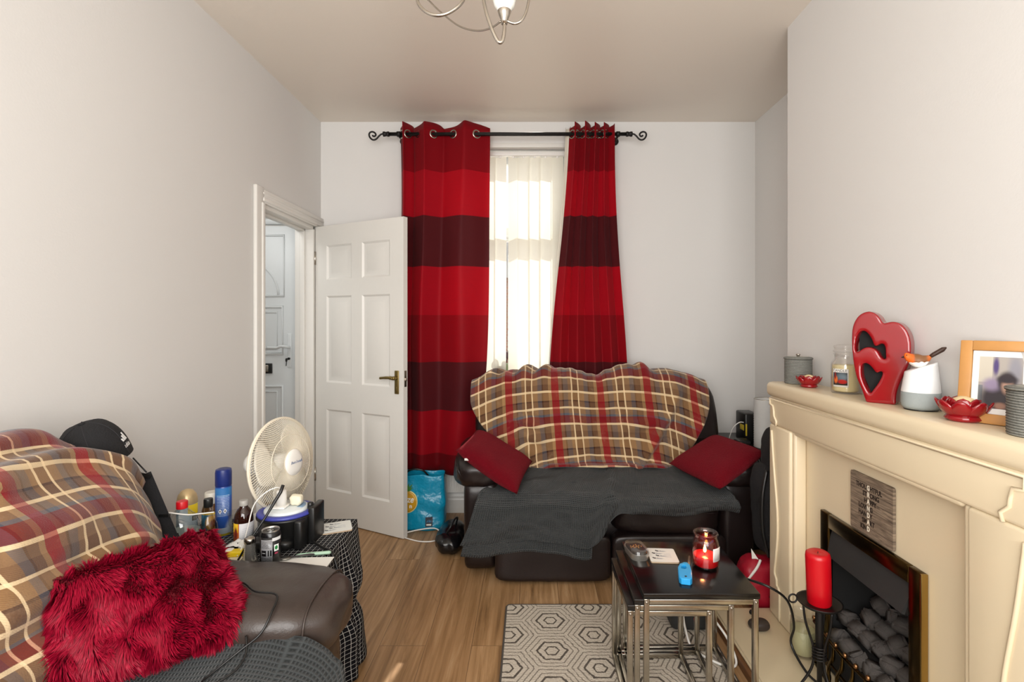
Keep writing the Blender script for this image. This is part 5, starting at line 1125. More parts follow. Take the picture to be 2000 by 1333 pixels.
# shaggy red cushion
cs4 = [Vector(p) for p in (at(88, 1352, 1.10), at(498, 1230, 1.325), at(408, 1036, 1.40), at(106, 1132, 1.13))]
cc = sum(cs4, Vector()) / 4; sc_ = thing('cushion', 'large shaggy crimson cushion leaning on the left sofa near its arm', 'cushion', cc)
pl = MB(); pl.pillow(*[p - cc for p in cs4], 0.13, 26, 0.03, 0.006, 5, 0.5); pil = pl.build('cover', M['furbase'], sc_)
random.seed(5); fb = MB(); me = pil.data
tri = []
for p in me.polygons: tri.append((p.area, p))
tot = sum(a for a, p in tri); NH = 46000
fv, ff, fu = [], [], []
for a, p in tri:
    n = a / tot * NH; n = int(n) + (random.random() < n - int(n)); q = [me.vertices[i].co for i in p.vertices]; nr = p.normal
    if nr.y > 0.55 and random.random() < 0.6: n = n // 3
    for _ in range(n):
        w1_, w2_ = random.random(), random.random()
        pt = (q[0] * (1 - w1_) + q[1] * w1_) * (1 - w2_) + (q[3] * (1 - w1_) + q[2] * w1_) * w2_ if len(q) == 4 else (q[0] + (q[1] - q[0]) * w1_ + (q[2] - q[0]) * w2_ * (1 - w1_))
        cl_ = Vector((nz(pt.x * 26, pt.y * 26, pt.z * 26), nz(pt.x * 26 + 9, pt.y * 26, pt.z * 26), nz(pt.x * 26, pt.y * 26 + 5, pt.z * 26)))
        big_ = Vector((nz(pt.x * 5, pt.y * 5, pt.z * 5 + 3), nz(pt.x * 5 + 4, pt.y * 5, pt.z * 5), nz(pt.x * 5, pt.y * 5 + 5, pt.z * 5)))
        d = (nr * 0.75 + cl_ * 0.9 + big_ * 0.5 + Vector((0.25, -0.1, -0.35))).normalized()
        if d.dot(nr) < 0.12: d = (d + nr * (0.3 - d.dot(nr))).normalized()
        L = random.uniform(0.018, 0.034); wd = random.uniform(0.0008, 0.0015); sd = d.cross(nr + Vector((random.uniform(-.3, .3),) * 3)).normalized() * wd
        m1 = pt + d * L * 0.5 + nr * L * 0.10; m2 = pt + d * L - Vector((0, 0, 0.10 * L)); r_ = random.random(); o_ = len(fv)
        fv += [pt - sd, pt + sd, m1 + sd * 0.9, m1 - sd * 0.9, m2]
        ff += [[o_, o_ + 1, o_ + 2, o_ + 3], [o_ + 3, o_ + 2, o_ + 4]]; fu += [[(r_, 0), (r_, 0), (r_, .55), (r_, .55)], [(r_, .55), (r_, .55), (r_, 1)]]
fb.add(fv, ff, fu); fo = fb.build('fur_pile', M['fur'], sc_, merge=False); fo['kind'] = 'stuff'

# cable lying over the arm and down onto the throw
b = MB(); b.tube(smoothpath([(-0.86, 1.31, 0.605), (-0.80, 1.40, 0.622), (-0.73, 1.36, 0.619), (-0.665, 1.345, 0.617), (-0.652, 1.29, 0.60), (-0.665, 1.262, 0.565), (-0.70, 1.24, 0.54), (-0.74, 1.20, 0.515), (-0.75, 1.17, 0.51), (-0.72, 1.165, 0.51), (-0.69, 1.20, 0.518), (-0.685, 1.235, 0.535), (-0.70, 1.262, 0.56)], 6), 0.0026, 8)
tag(b.build('black_cable', M['black']), 'thin black charging cable looped over the brown leather sofa arm', 'cable')

# cap and rucksack behind the left sofa
cap = thing('cap', 'black baseball cap with white three-stripe mark on top of the left sofa back', 'cap', (-1.295, 1.535, 0.915), (math.radians(16), math.radians(8), math.radians(-62)))
b = MB()
def capf(u, v):
    a = 2 * PI * u; ph = v * PI / 2; r = math.cos(ph) ** 0.75 if v < 0.999 else 0.0
    return Vector((0.098 * r * math.cos(a), 0.088 * r * math.sin(a), 0.125 * math.sin(ph) ** 0.9 - 0.02 * math.cos(a) * v * (1 - v)))
b.grid(capf, 49, 16); b.build('crown', M['blackcloth'], cap)
b = MB()
for k in range(6):
    b.tube([capf(k / 6 + 0.04, j / 12) * 1.006 for j in range(12)], 0.0011, 5)
b.build('seam', plain('black_stitching', '#26262a', 0.9), cap)
b = MB(); b.lathe([(0.009, 0.122), (0.009, 0.129), (0, 0.131)], 14); b.build('button', M['blackcloth'], cap)
b = MB()
def brim(u, v):
    a = math.radians(-62) + math.radians(124) * u; r = 0.093 + 0.062 * v * math.cos((u - 0.5) * 2.4); return Vector((r * math.cos(a), r * 0.9 * math.sin(a), 0.002 - 0.022 * v - 0.03 * abs(u - 0.5) ** 2 * 4 * v))
b.grid(brim, 25, 6); solid(b.build('peak', M['blackcloth'], cap), 0.003, 0)
b = MB(); b.tube([capf(0.5 + 0.10 * math.sin(q), 0.16 + 0.13 * math.cos(q)) * 1.01 for q in [PI * k / 8 - PI / 2 for k in range(9)]], 0.004, 6); b.box(Vector((-0.108, -0.02, 0.004)), Vector((-0.092, 0.02, 0.02)), 0.003); b.build('strap', M['black'], cap)
wht = plain('white_embroidery', '#e8e8e8', 0.7)
def on_cap(a0, h0):
    def f(x, y, z):
        a = a0 + x / 0.095; v = (h0 + y) / 0.15; p = capf((a / (2 * PI)) % 1.0, max(0.0, min(0.9, v))); return p * (1.012 + z)
    return f
CM = Matrix.LocRotScale(cap.location, cap.rotation_euler, None); AC, best_ = 0.0, -1e9
for k in range(180):                            # the mark sits low on the side seen edge-on from the room
    a = 2 * PI * k / 180; p = CM @ capf(k / 180, 0.2); q_ = CM @ Vector((0, 0, 0.03)); nr = (p - q_).normalized(); vw = (camo.location - p).normalized()
    if nr.dot(vw) > 0.42 and p.x / p.y > best_: best_ = p.x / p.y; AC = a
lettering('mark_lettering', 'adidas', 0.0135, wht, cap, on_cap(AC, 0.016), 0.0004, 'CENTER', 0.0003)
b = MB(); f_ = on_cap(AC, 0.0)
for k in range(3):
    x0 = -0.013 + k * 0.010; hh_ = 0.008 + 0.006 * k
    b.add([f_(x0, 0.031, 0.001), f_(x0 + 0.007, 0.031, 0.001), f_(x0 + 0.0035, 0.031 + hh_, 0.001), f_(x0 - 0.0035, 0.031 + hh_, 0.001)], [[0, 1, 2, 3]], None, False)
solid(b.build('stripe_mark', wht, cap), 0.001, 1)
ru = thing('rucksack', 'black rucksack with buckled strap wedged between the left sofa back and the wall', 'bag', (-1.33, 1.67, 0.0))
b = MB(); b.soft((-0.03, -0.015, 0.52), (0.15, 0.11, 0.62), 5, 14, 0.012, 6, seed=4); b.build('bag_body', M['blackcloth'], ru)
def strap(b, p0, p1, w, th):
    p0, p1 = Vector(p0), Vector(p1); d = (p1 - p0).normalized(); n = Vector((0.55, -0.8, 0.2)); n = (n - d * n.dot(d)).normalized(); s = d.cross(n) * w / 2; q = n * th / 2
    b.add([p0 - s - q, p0 + s - q, p0 + s + q, p0 - s + q, p1 - s - q, p1 + s - q, p1 + s + q, p1 - s + q], [[0, 1, 2, 3], [7, 6, 5, 4], [0, 4, 5, 1], [1, 5, 6, 2], [2, 6, 7, 3], [3, 7, 4, 0]], None, False)
A0, A1, A2 = at(252, 900, 1.62) - Vector((-1.33, 1.67, 0)), at(278, 928, 1.60) - Vector((-1.33, 1.67, 0)), at(330, 1050, 1.60) - Vector((-1.33, 1.67, 0))
b = MB(); strap(b, A1, A2, 0.045, 0.006); strap(b, A2, A2 + (A2 - A1) * 0.6, 0.05, 0.006); b.build('shoulder_strap', M['blackcloth'], ru)
b = MB(); e_ = Vector((0.010, 0, 0.006))
for k in (-1, 0, 1): b.tube([A0 + e_ * k * 1.3, A1 + e_ * k * 1.3], 0.0022, 6)
strap(b, A1 - Vector((0.018, 0, -0.004)), A1 + Vector((0.024, 0, -0.006)), 0.012, 0.01); b.build('buckle', M['black'], ru); b = MB(); m_ = A1 + (A2 - A1) * 0.66; strap(b, m_ - Vector((0.022, 0, 0)), m_ + Vector((0.03, 0, 0.002)), 0.008, 0.009); b.build('buckle', M['black'], ru)

# ------------------------------------------------------------------ side table under the checked cloth
TX0, TX1, TY0, TY1, TT = -1.275, -0.69, 1.655, 2.035, 0.548
tb = thing('table', 'low side table hidden under a black checked cloth between sofa and doorway', 'table', ((TX0 + TX1) / 2, (TY0 + TY1) / 2, 0))
tcx, tcy = (TX0 + TX1) / 2, (TY0 + TY1) / 2
b = MB(); b.box((TX0 - tcx + 0.01, TY0 - tcy + 0.01, TT - 0.02), (TX1 - tcx - 0.01, TY1 - tcy - 0.01, TT - 0.003), 0.004); b.build('table_top', M['wood'], tb)
for sx in (-1, 1):
    for sy in (-1, 1):
        b = MB(); b.box((sx * 0.262 - 0.018, sy * 0.16 - 0.018, 0), (sx * 0.262 + 0.018, sy * 0.16 + 0.018, TT - 0.02), 0.003); b.build('leg', M['wood'], tb)
def checkmat():
    g = G('black_checked_cotton'); u, v, _ = g.xyz(g.coord('UV')); s = 0.0165
    n = g.noise(g.vec(u, v), 90, 2) * 0.03
    l = ((u / s + n).frac() - 0.5).abs()  .lt(0.042).max(((v / s + n).frac() - 0.5).abs().lt(0.042)); c = g.mix(l * 0.75, '#131317', '#cfcfcb'); g.set(c, 0.9, spec=0.1); return g.m
M['check'] = checkmat()
tc = thing('tablecloth', 'black cloth with white grid lines draped over the side table to the floor', 'tablecloth', (tcx, tcy, 0))
cw, cd = (TX1 - TX0) / 2, (TY1 - TY0) / 2
def ring(u):                                   # walk round the table edge
    per = [(cw, -cd), (cw, cd), (-cw, cd), (-cw, -cd)]; L = [2 * cd, 2 * cw, 2 * cd, 2 * cw]; T = sum(L); d = u % 1.0 * T
    for k in range(4):
        if d <= L[k] or k == 3:
            p, q = Vector(per[k]), Vector(per[(k + 1) % 4]); f = d / L[k]; pt = p.lerp(q, min(1, f)); nr = Vector(((q - p).y, -(q - p).x)).normalized(); c_ = min(f, 1 - f) * L[k]
            return pt, nr, c_, d
        d -= L[k]
def skirtfn(s, t):
    pt, nr, c_, d = ring(s); corner = math.exp(-(c_ / 0.035) ** 2); out = pt.normalized(); n2 = (nr * (1 - corner) + out * corner).normalized()
    h = t; wave = 0.010 * math.sin(s * 2 * PI * 19) + 0.014 * math.sin(s * 2 * PI * 8 + 1) + 0.012 * nz(s * 30, t * 3, 1)
    xr = 1.0 if n2.x > 0.5 else (0.25 if n2.x < -0.3 or n2.y < -0.3 else 0.5)
    off = 0.004 + xr * (0.03 * min(1, 3 * h) + 0.02 * h + corner * 0.03 * h) + wave * min(1, h * 3) * xr
    if n2.x > 0.5: off += -0.03 * math.exp(-((h - 0.55) / 0.10) ** 2) - 0.02 * h
    z = TT + 0.002 - h * (TT - 0.02) + (0.0 if h < 0.05 else 0.0)
    return Vector((pt.x + n2.x * off, pt.y + n2.y * off, z))
def skirtuv(s, t):
    pt, nr, c_, d = ring(min(s, 0.99999)); return (pt.x + nr.x * t * 0.55 + 2, pt.y + nr.y * t * 0.55 + 2) if True else None
b = MB(); b.grid(skirtfn, 241, 40, skirtuv)
b.add([(-cw - .003, -cd - .003, TT + .002), (cw + .003, -cd - .003, TT + .002), (cw + .003, cd + .003, TT + .002), (-cw - .003, cd + .003, TT + .002)], [[0, 1, 2, 3]], [[(-cw + 2, -cd + 2), (cw + 2, -cd + 2), (cw + 2, cd + 2), (-cw + 2, cd + 2)]], False)
solid(b.build('cloth', M['check'], tc, merge=False), 0.0012, 1)
TS = TT + 0.0035                               # the cloth's upper face

# ------------------------------------------------------------------ desk fan
fc = Vector((-0.945, 1.955, 0.798)); vdir = (fc - Vector((0, 0, CAM_H))).normalized()
rgt = vdir.cross(Vector((0, 0, 1))).normalized(); dn = vdir.cross(rgt).normalized() * 1.0
if dn.z > 0: dn = -dn
ax = (-vdir * math.cos(math.radians(50)) + (rgt * math.cos(math.radians(4)) + dn * math.sin(math.radians(4))) * math.sin(math.radians(50))).normalized()
fn_ = thing('desk_fan', 'yellowed white desk fan with round wire grille on the checked side table', 'fan', (fc.x, fc.y, TS))
U1 = ax.cross(Vector((0, 0, 1))).normalized(); U2 = U1.cross(ax).normalized(); o0 = Vector((0, 0, fc.z - TS))
def fpnt(r, a, d): return o0 + U1 * (r * math.cos(a)) + U2 * (r * math.sin(a)) + ax * d
RG = 0.168
def cage(name, front):
    b = MB(); NW = 108; sg = 1 if front else -1
    def dome(q): return sg * (0.006 + 0.048 * (1 - q ** 2.6))     # q = r / RG
    for k in range(NW):
        a0 = 2 * PI * k / NW; pts = []
        for j in range(9):
            q = lerp(0.30 if front else 0.26, 1.0, j / 8); pts.append(fpnt(RG * q, a0 + sg * 0.62 * (1 - q), dome(q)))
        b.tube(pts, 0.0011, 4, cap=False)
    for q in ((0.30, 0.62, 0.995) if front else (0.26, 0.62, 0.995)): b.tube([fpnt(RG * q, 2 * PI * k / 48, dome(q)) for k in range(48)], 0.0016, 5, closed=True)
    return b.build(name, M['whiteold'], fn_)
cage('front_grille', True); cage('rear_grille', False)
b = MB(); b.tube([fpnt(RG, 2 * PI * k / 60, 0) for k in range(60)], 0.0052, 8, closed=True); b.build('grille_rim', M['whiteold'], fn_)
b = MB(); b.lathe([(0, 0.062), (0.03, 0.061), (0.046, 0.056), (0.052, 0.049), (0.052, 0.046), (0, 0.046)], 32, o0, ax); hubo = b.build('hub_cap', M['white'], fn_)
lettering('lettering', 'Cool Fresh', 0.0125, plain('blue_logo_ink', '#3f5f9a', 0.5), hubo, lambda x, y, z: o0 + (-U1 * 0 + (rgt - ax * rgt.dot(ax)).normalized()) * x + (ax.cross((rgt - ax * rgt.dot(ax)).normalized())) * (y - 0.004) + ax * (0.0622 + z), 0.0003) if False else None
hr = (rgt - ax * rgt.dot(ax)).normalized(); hu = hr.cross(ax).normalized(); hu = hu if hu.z > 0 else -hu
b = MB()
for k in range(9): # the small worn script mark across the hub cap
    x = -0.026 + 0.0065 * k; b.tube([o0 + hr * x + hu * (0.10 * x - 0.004) + ax * 0.0617, o0 + hr * (x + 0.003) + hu * (0.10 * x + 0.004 + 0.003 * (k % 4 == 0)) + ax * 0.0617, o0 + hr * (x + 0.006) + hu * (0.10 * x - 0.003) + ax * 0.0617], 0.0009, 5)
b.build('script_mark', plain('grey_blue_ink', '#566a94', 0.5), hubo)
for k in range(3):
    b = MB(); a0 = 2 * PI * k / 3
    def bl(u, v): r = lerp(0.035, 0.142, v); a = a0 + (u - 0.5) * (1.15 + 0.5 * math.sin(v * PI)) + 0.25 * v; return fpnt(r, a, 0.014 * (0.5 - u) * 2)
    b.grid(bl, 10, 10); solid(b.build('blade', plain('translucent_white_blade', '#e6e2d6', 0.3) if k == 0 else bpy.data.materials['translucent_white_blade'], fn_), 0.002, 0)
b = MB(); b.lathe([(0, 0.03), (0.034, 0.028), (0.036, -0.02), (0.02, -0.022), (0, -0.022)], 24, o0, ax); b.build('rotor_hub', M['white'], fn_)
b = MB(); b.lathe([(0.030, -0.045), (0.046, -0.058), (0.050, -0.085), (0.047, -0.125), (0.035, -0.148), (0.015, -0.156), (0, -0.157)], 28, o0, ax); b.build('motor_housing', M['white'], fn_)
mb_ = o0 - ax * 0.10
b = MB(); b.lathe([(0.018, 0.0), (0.016, 0.04), (0.014, mb_.z - 0.02)], 20, (mb_.x, mb_.y, 0)); b.build('post', M['white'], fn_)
b = MB(); b.lathe([(0, 0), (0.088, 0.0), (0.092, 0.006), (0.085, 0.018), (0.04, 0.034), (0.02, 0.045), (0, 0.045)], 36, (mb_.x, mb_.y, 0)); b.build('base', M['white'], fn_)

# ------------------------------------------------------------------ clutter on the side table
tx_, ty_ = -0.872, 1.835
tub = thing('appliance', 'black plastic tub appliance with blue rim and pale lid in front of the fan', 'appliance', (tx_, ty_, TS))
b = MB(); b.lathe([(0, 0), (0.085, 0.0), (0.09, 0.006), (0.093, 0.09), (0.098, 0.096), (0.098, 0.102), (0.09, 0.104), (0, 0.104)], 40)
b.soft((-0.015, -0.075, 0.022), (0.15, 0.07, 0.042), 3, 10); b.build('tub_body', M['black'], tub)
b = MB(); b.lathe([(0.074, 0.104), (0.095, 0.104), (0.097, 0.109), (0.094, 0.114), (0.078, 0.115), (0.074, 0.112), (0.074, 0.104)], 40, close=False); b.build('blue_rim', plain('violet_blue_plastic', '#3d449c', 0.35), tub)
b = MB(); b.lathe([(0, 0.104), (0.0735, 0.104), (0.0735, 0.118), (0.068, 0.123), (0, 0.124)], 36); b.build('pale_lid', paint('pale_printed_lid', '#d3d9da', []), tub)
b = MB(); vs = []
for k in range(15):
    a = math.radians(-14 + 6.5 * k); vs.append(Vector((0.064 * math.cos(a), 0.064 * math.sin(a), 0.1243)))
for k in range(15): 
    a = math.radians(-14 + 6.5 * k); vs.append(Vector((0.042 * math.cos(a), 0.042 * math.sin(a), 0.1243)))
b.add(vs, [[k, k + 1, 16 + k, 15 + k] for k in range(14)], [[(k / 14, 0), ((k + 1) / 14, 0), ((k + 1) / 14, 1), (k / 14, 1)] for k in range(14)]); solid(b.build('printed_band', paint('blue_lid_print', '#8ba6c2', [('lines', 0.1, 0.2, 0.9, 0.85, '#3d5678', 4)]), tub), 0.0004, 1)
b = MB(); b.box((0.088, -0.03, 0.0), (0.112, 0.06, 0.128), 0.005); b.box((0.06, -0.082, 0.0), (0.09, -0.02, 0.10), 0.008); b.build('handle', M['black'], tub)
b = MB(); b.lathe([(0.010, 0.112), (0.010, 0.134), (0.008, 0.136), (0, 0.136)], 16, (0.083, 0.005, 0)); b.build('button', M['black'], tub)
ad = thing('plug_adapter', 'white plug adapter standing on the pale lid of the black tub', 'adapter', (tx_ - 0.012, ty_ - 0.012, TS + 0.1245))
b = MB(); b.box((-0.032, -0.028, 0), (0.022, 0.022, 0.008), 0.004); b.lathe([(0.0175, 0.007), (0.0165, 0.055), (0.014, 0.06), (0, 0.06)], 20); b.build('body', M['white'], ad)
b = MB(); b.soft((tx_ + 0.028, ty_ + 0.012, TS + 0.143), (0.044, 0.032, 0.036), 3.5, 8, 0.004, 30); tag(b.build('soap_block', plain('cream_soap', '#e3dcc4', 0.6)), 'small cream block beside the white adapter on the tub lid', 'block')
b = MB(); b.tube(smoothpath([(tx_ - 0.012, ty_ - 0.01, TS + 0.186), (tx_ - 0.02, ty_ - 0.03, TS + 0.20), (tx_ - 0.05, ty_ - 0.05, TS + 0.188), (tx_ - 0.082, ty_ - 0.065, TS + 0.15), (tx_ - 0.09, ty_ - 0.09, TS + 0.08), (tx_ - 0.095, ty_ - 0.11, TS + 0.03), (tx_ - 0.10, ty_ - 0.135, TS + 0.006)], 6), 0.0022, 7); tag(b.build('white_cable', M['white']), 'thin white charging lead arching down from the white adapter on the tub', 'cable', 'white cables')
b = MB(); b.tube([at(553, 948, 1.79), at(548, 962, 1.785), at(519, 1010, 1.73), at(484, 1062, 1.69), at(463, 1098, 1.665)], [0.0058, 0.006, 0.0042, 0.0036, 0.0034], 10); tag(b.build('black_stick', M['black']), 'black rod leaning diagonally across the front of the tub', 'stick')
b = MB(); b.tube(smoothpath([(-0.765, 1.80, TS + 0.012), (-0.715, 1.765, TS + 0.006), (-0.675, 1.735, TS + 0.004), (-0.648, 1.715, TT - 0.03), (-0.63, 1.70, TT - 0.09)], 6), 0.0045, 8); tag(b.build('black_cable', M['black']), 'black flex trailing from the tub over the edge of the checked cloth', 'cable')

def bottle(name, label, cat, x, y, parts, group=None, rz=0.0):
    t_ = thing(name, label, cat, (x, y, TS), (0, 0, rz), group)
    for (nm, prof, m) in parts: MB().lathe(prof, 32).build(nm, m, t_, sharp=50)
    return t_
FA = lambda x, y: math.atan2(-y, -x)            # the side of an upright thing that faces the camera
ae = bottle('aerosol_can', 'tall blue aerosol can with a navy cap standing behind the fan cables', 'spray can', -1.128, 1.885, [
    ('can', [(0, 0), (0.024, 0.0), (0.0265, 0.004), (0.0265, 0.178), (0.025, 0.182), (0, 0.182)], plain('blue_can_print', '#2c4f9e', 0.3)), ('cap', [(0.0265, 0.182), (0.0272, 0.184), (0.0272, 0.232), (0.0255, 0.242), (0.02, 0.2445), (0, 0.243)], plain('navy_cap', '#1c2c6e', 0.35))])
a_ = FA(-1.128, 1.885)
b = patch(0.0268, a_ - 1.5, a_ + 1.5, 0.004, 0.178, 30); solid(b.build('label', paint('aerosol_label', '#2d55a6', [('rect', 0, 0.82, 1, 1, '#2a6cab'), ('lines', 0.2, 0.40, 0.75, 0.85, '#a9c0de', 14), ('rect', 0, 0, 1, 0.17, '#b9c6d2'), ('ell', 0.95, 0.1, 0.35, 0.25, '#c8d2da', 0.3), ('rect', 0, 0, 1, 0.05, '#c5b02e'), ('dia', 0.36, 0.52, 0.075, 0.055, '#f0f0f0'), ('dia', 0.56, 0.52, 0.075, 0.055, '#f0f0f0'), ('dia', 0.36, 0.52, 0.03, 0.022, '#1b1b1b'), ('dia', 0.56, 0.52, 0.03, 0.022, '#1b1b1b')], 0.3), ae), 0.0003, 1)
lo = bottle('lotion_bottle', 'rounded gold-topped bottle with a pale blue label against the left wall', 'bottle', -1.235, 1.845, [
    ('body', [(0, 0), (0.031, 0), (0.033, 0.004), (0.033, 0.13), (0.031, 0.142), (0.0, 0.142)], plain('pale_blue_bottle', '#9fb6c6', 0.35)), ('cap', [(0.033, 0.132), (0.0325, 0.145), (0.0285, 0.162), (0.019, 0.176), (0.008, 0.181), (0, 0.182)], plain('champagne_gold', '#c9b084', 0.3, 0.35))])
a_ = FA(-1.235, 1.845)
b = patch(0.0333, a_ - 1.4, a_ + 1.4, 0.01, 0.131, 24); solid(b.build('label', paint('lotion_label', '#a9bdcc', [('rect', 0.52, 0.70, 0.95, 1.0, '#e2c51c'), ('rect', 0.66, 0.52, 0.95, 0.66, '#1e2126'), ('lines', 0.70, 0.55, 0.93, 0.64, '#d8d8d0', 2), ('ell', 0.92, 0.12, 0.12, 0.18, '#1f4a3c', 0.3)]), lo), 0.0003, 1)
cb2 = bottle('drinks_bottle', 'clear plastic bottle with a bright red cap behind the shaggy cushion', 'bottle', -1.155, 1.70, [
    ('clear_body', [(0, 0.0), (0.044, 0), (0.050, 0.006), (0.052, 0.02), (0.052, 0.095), (0.049, 0.115), (0.038, 0.140), (0.021, 0.158), (0.0145, 0.164), (0.0135, 0.166), (0.0135, 0.178)], clear_glass('clear_plastic', (0.90, 0.92, 0.92), 0.2)),
    ('cap', [(0.0155, 0.165), (0.017, 0.166), (0.017, 0.186), (0.0155, 0.189), (0, 0.189)], plain('bright_red_cap', '#d01420', 0.35))])
b = patch(0.0524, 0, 2 * PI, 0.04, 0.088, 40); b.build('label', plain('pale_bottle_label', '#c3cbc8', 0.4), cb2)
gb = bottle('glass_bottle', 'slim clear glass bottle with a black screw cap beside the red-capped bottle', 'bottle', -1.115, 1.775, [
    ('glass_body', [(0, 0), (0.026, 0), (0.029, 0.004), (0.029, 0.07), (0.027, 0.085), (0.017, 0.105), (0.0125, 0.122), (0.0118, 0.145)], M['smoke']), ('cap', [(0.0138, 0.143), (0.0145, 0.145), (0.0145, 0.168), (0.0135, 0.171), (0, 0.171)], M['black'])])
jr = bottle('sauce_jar', 'small brown jar with an orange and blue label and cream lid behind the slim bottle', 'jar', -1.178, 1.895, [
    ('jar_body', [(0, 0), (0.03, 0), (0.032, 0.004), (0.032, 0.09), (0.026, 0.11), (0.02, 0.115), (0, 0.115)], plain('brown_jar_glass', '#6b4a2a', 0.15)), ('lid', [(0.022, 0.115), (0.023, 0.118), (0.023, 0.152), (0.021, 0.155), (0, 0.155)], plain('cream_lid', '#ddd8cc', 0.5))])
a_ = FA(-1.178, 1.895)
b = patch(0.0324, a_ - 1.3, a_ + 1.3, 0.012, 0.088, 20); solid(b.build('label', paint('jar_print', '#2f7da3', [('ell', 0.55, 0.5, 0.3, 0.38, '#e0a92a', 0.2), ('ell', 0.58, 0.45, 0.15, 0.22, '#8f4b1d', 0.3), ('rect', 0, 0.9, 1, 1, '#e6c53a')]), jr), 0.0003, 1)
md = bottle('medicine_bottle', 'brown glass medicine bottle with a white label in front of the fan', 'bottle', -1.018, 1.822, [
    ('glass_body', [(0, 0), (0.029, 0), (0.031, 0.004), (0.0315, 0.085), (0.029, 0.102), (0.021, 0.118), (0.0135, 0.126), (0.013, 0.135), (0, 0.135)], plain('amber_brown_glass', '#2b120b', 0.06, spec=0.7)), ('cap', [(0.0135, 0.131), (0.015, 0.132), (0.0155, 0.147), (0.013, 0.150), (0, 0.150)], plain('grey_cap', '#a9a6a0', 0.4))])
a_ = FA(-1.018, 1.822)
b = patch(0.0318, a_ - 1.5, a_ + 1.5, 0.008, 0.076, 30); solid(b.build('label', paint('pharmacy_label', '#d9dade', [('rect', 0, 0, 0.34, 1, '#b4581c'), ('rect', 0.0, 0.55, 0.30, 1, '#e0b81e'), ('ell', 0.2, 0.5, 0.08, 0.3, '#6e2214', 0.4), ('lines', 0.45, 0.2, 0.9, 0.8, '#c2c4c9', 6)]), md), 0.0003, 1)
sk = bottle('salt_shaker', 'small ribbed glass shaker with a silver lid beside the black drinks can', 'shaker', -0.912, 1.668, [
    ('lid', [(0.016, 0.064), (0.0178, 0.066), (0.0178, 0.074), (0.0172, 0.079), (0.012, 0.083), (0, 0.085)], M['steel'])])
prof = [(0, 0)]
for k in range(12): r = lerp(0.0245, 0.0155, k / 11) ; prof += [(r, k * 0.0055 + 0.001), (r * 0.86, k * 0.0055 + 0.004)]
MB().lathe(prof + [(0.0145, 0.066)], 28).build('ribbed_glass', plain('cloudy_ribbed_glass', '#d6d3cb', 0.12, 0.8, var=0.3, gscale=60), sk)
cn = bottle('drinks_can', 'black and silver drinks can at the edge of the leather sofa arm', 'can', -0.838, 1.655, [
    ('can', [(0, 0.004), (0.020, 0.003), (0.024, 0.0), (0.0255, 0.003), (0.0305, 0.012), (0.031, 0.016), (0.031, 0.095), (0.0285, 0.105), (0.0255, 0.110)], plain('black_can_print', '#121214', 0.25)), ('rim', [(0.0255, 0.109), (0.0268, 0.112), (0.0262, 0.1145), (0.0245, 0.1135), (0.0235, 0.109), (0, 0.109)], plain('bare_aluminium', '#c2c1be', 0.28, 0.9))])
b = MB(); b.tube([(0.009 * math.cos(2 * PI * k / 16), -0.001 + 0.006 * math.sin(2 * PI * k / 16), 0.1112) for k in range(16)], 0.0012, 6, closed=True); b.build('ring_pull', bpy.data.materials['bare_aluminium'], cn)
b = MB(); b.soft((-0.006, -0.012, 0.1092), (0.016, 0.008, 0.0012), 2, 4); b.build('mouth_opening', M['blackmat'], cn)
a_ = FA(-0.838, 1.655)
b = patch(0.0313, a_ - 1.35, a_ + 1.35, 0.014, 0.097, 28); solid(b.build('label', paint('can_print', '#131315', [('rect', 0.12, 0.0, 0.56, 0.92, '#8e8f92'), ('lines', 0.14, 0.60, 0.54, 0.90, '#2a2a2c', 9), ('lines', 0.14, 0.05, 0.54, 0.25, '#2a2a2c', 6), ('rect', 0.15, 0.30, 0.34, 0.52, '#141416'), ('rect', 0.18, 0.40, 0.31, 0.43, '#a5a6a8'), ('rect', 0.40, 0.30, 0.44, 0.52, '#141416'), ('rect', 0.48, 0.30, 0.53, 0.52, '#141416'), ('rect', 0.62, 0.45, 0.80, 0.70, '#e8efe9'), ('ell', 0.70, 0.58, 0.06, 0.08, '#1f7a3e', 0.2), ('rect', 0.64, 0.34, 0.76, 0.40, '#b23a5a'), ('rect', 0.55, 0.85, 0.9, 0.97, '#c9cacb')], 0.25), cn), 0.0003, 1)
cu_ = bottle('plastic_cup', 'crumpled clear plastic cup between the blue aerosol and the brown bottle', 'cup', -1.068, 1.872, [])
b = MB(); b.grid(lambda s, t: Vector(((0.022 + 0.012 * t + 0.003 * nz(s * 9, t * 6, 1)) * math.cos(2 * PI * s), (0.022 + 0.012 * t + 0.003 * nz(s * 9, t * 6, 4)) * math.sin(2 * PI * s), 0.09 * t + 0.001)), 33, 12); b.build('cup', clear_glass('thin_clear_plastic', (0.95, 0.96, 0.96), 0.25), cu_)
# small flat things
def lying(name, label, cat, x, y, rz, z=TS): return thing(name, label, cat, (x, y, z), (0, 0, rz))
tp = lying('tape_measure', 'yellow and white plastic gadget lying beside the salt shaker', 'gadget', -0.985, 1.715, math.radians(8))
b = MB(); b.soft((0, 0, 0.010), (0.062, 0.032, 0.019), 5, 8); b.build('yellow_body', plain('yellow_plastic', '#e6c714', 0.35), tp); b = MB(); b.soft((-0.022, 0.006, 0.014), (0.024, 0.028, 0.016), 4, 6); b.build('white_end', M['white'], tp)
rl = lying('cigarette_lighter', 'small red lighter lying near the tip of the shaggy cushion', 'lighter', -1.055, 1.745, math.radians(5))
b = MB(); b.soft((0, 0, 0.008), (0.062, 0.022, 0.014), 5, 8); b.build('body', plain('dark_red_plastic', '#a3121e', 0.35), rl); b = MB(); b.box((0.028, -0.007, 0.003), (0.04, 0.007, 0.014), 0.002); b.build('metal_end', M['steel'], rl)
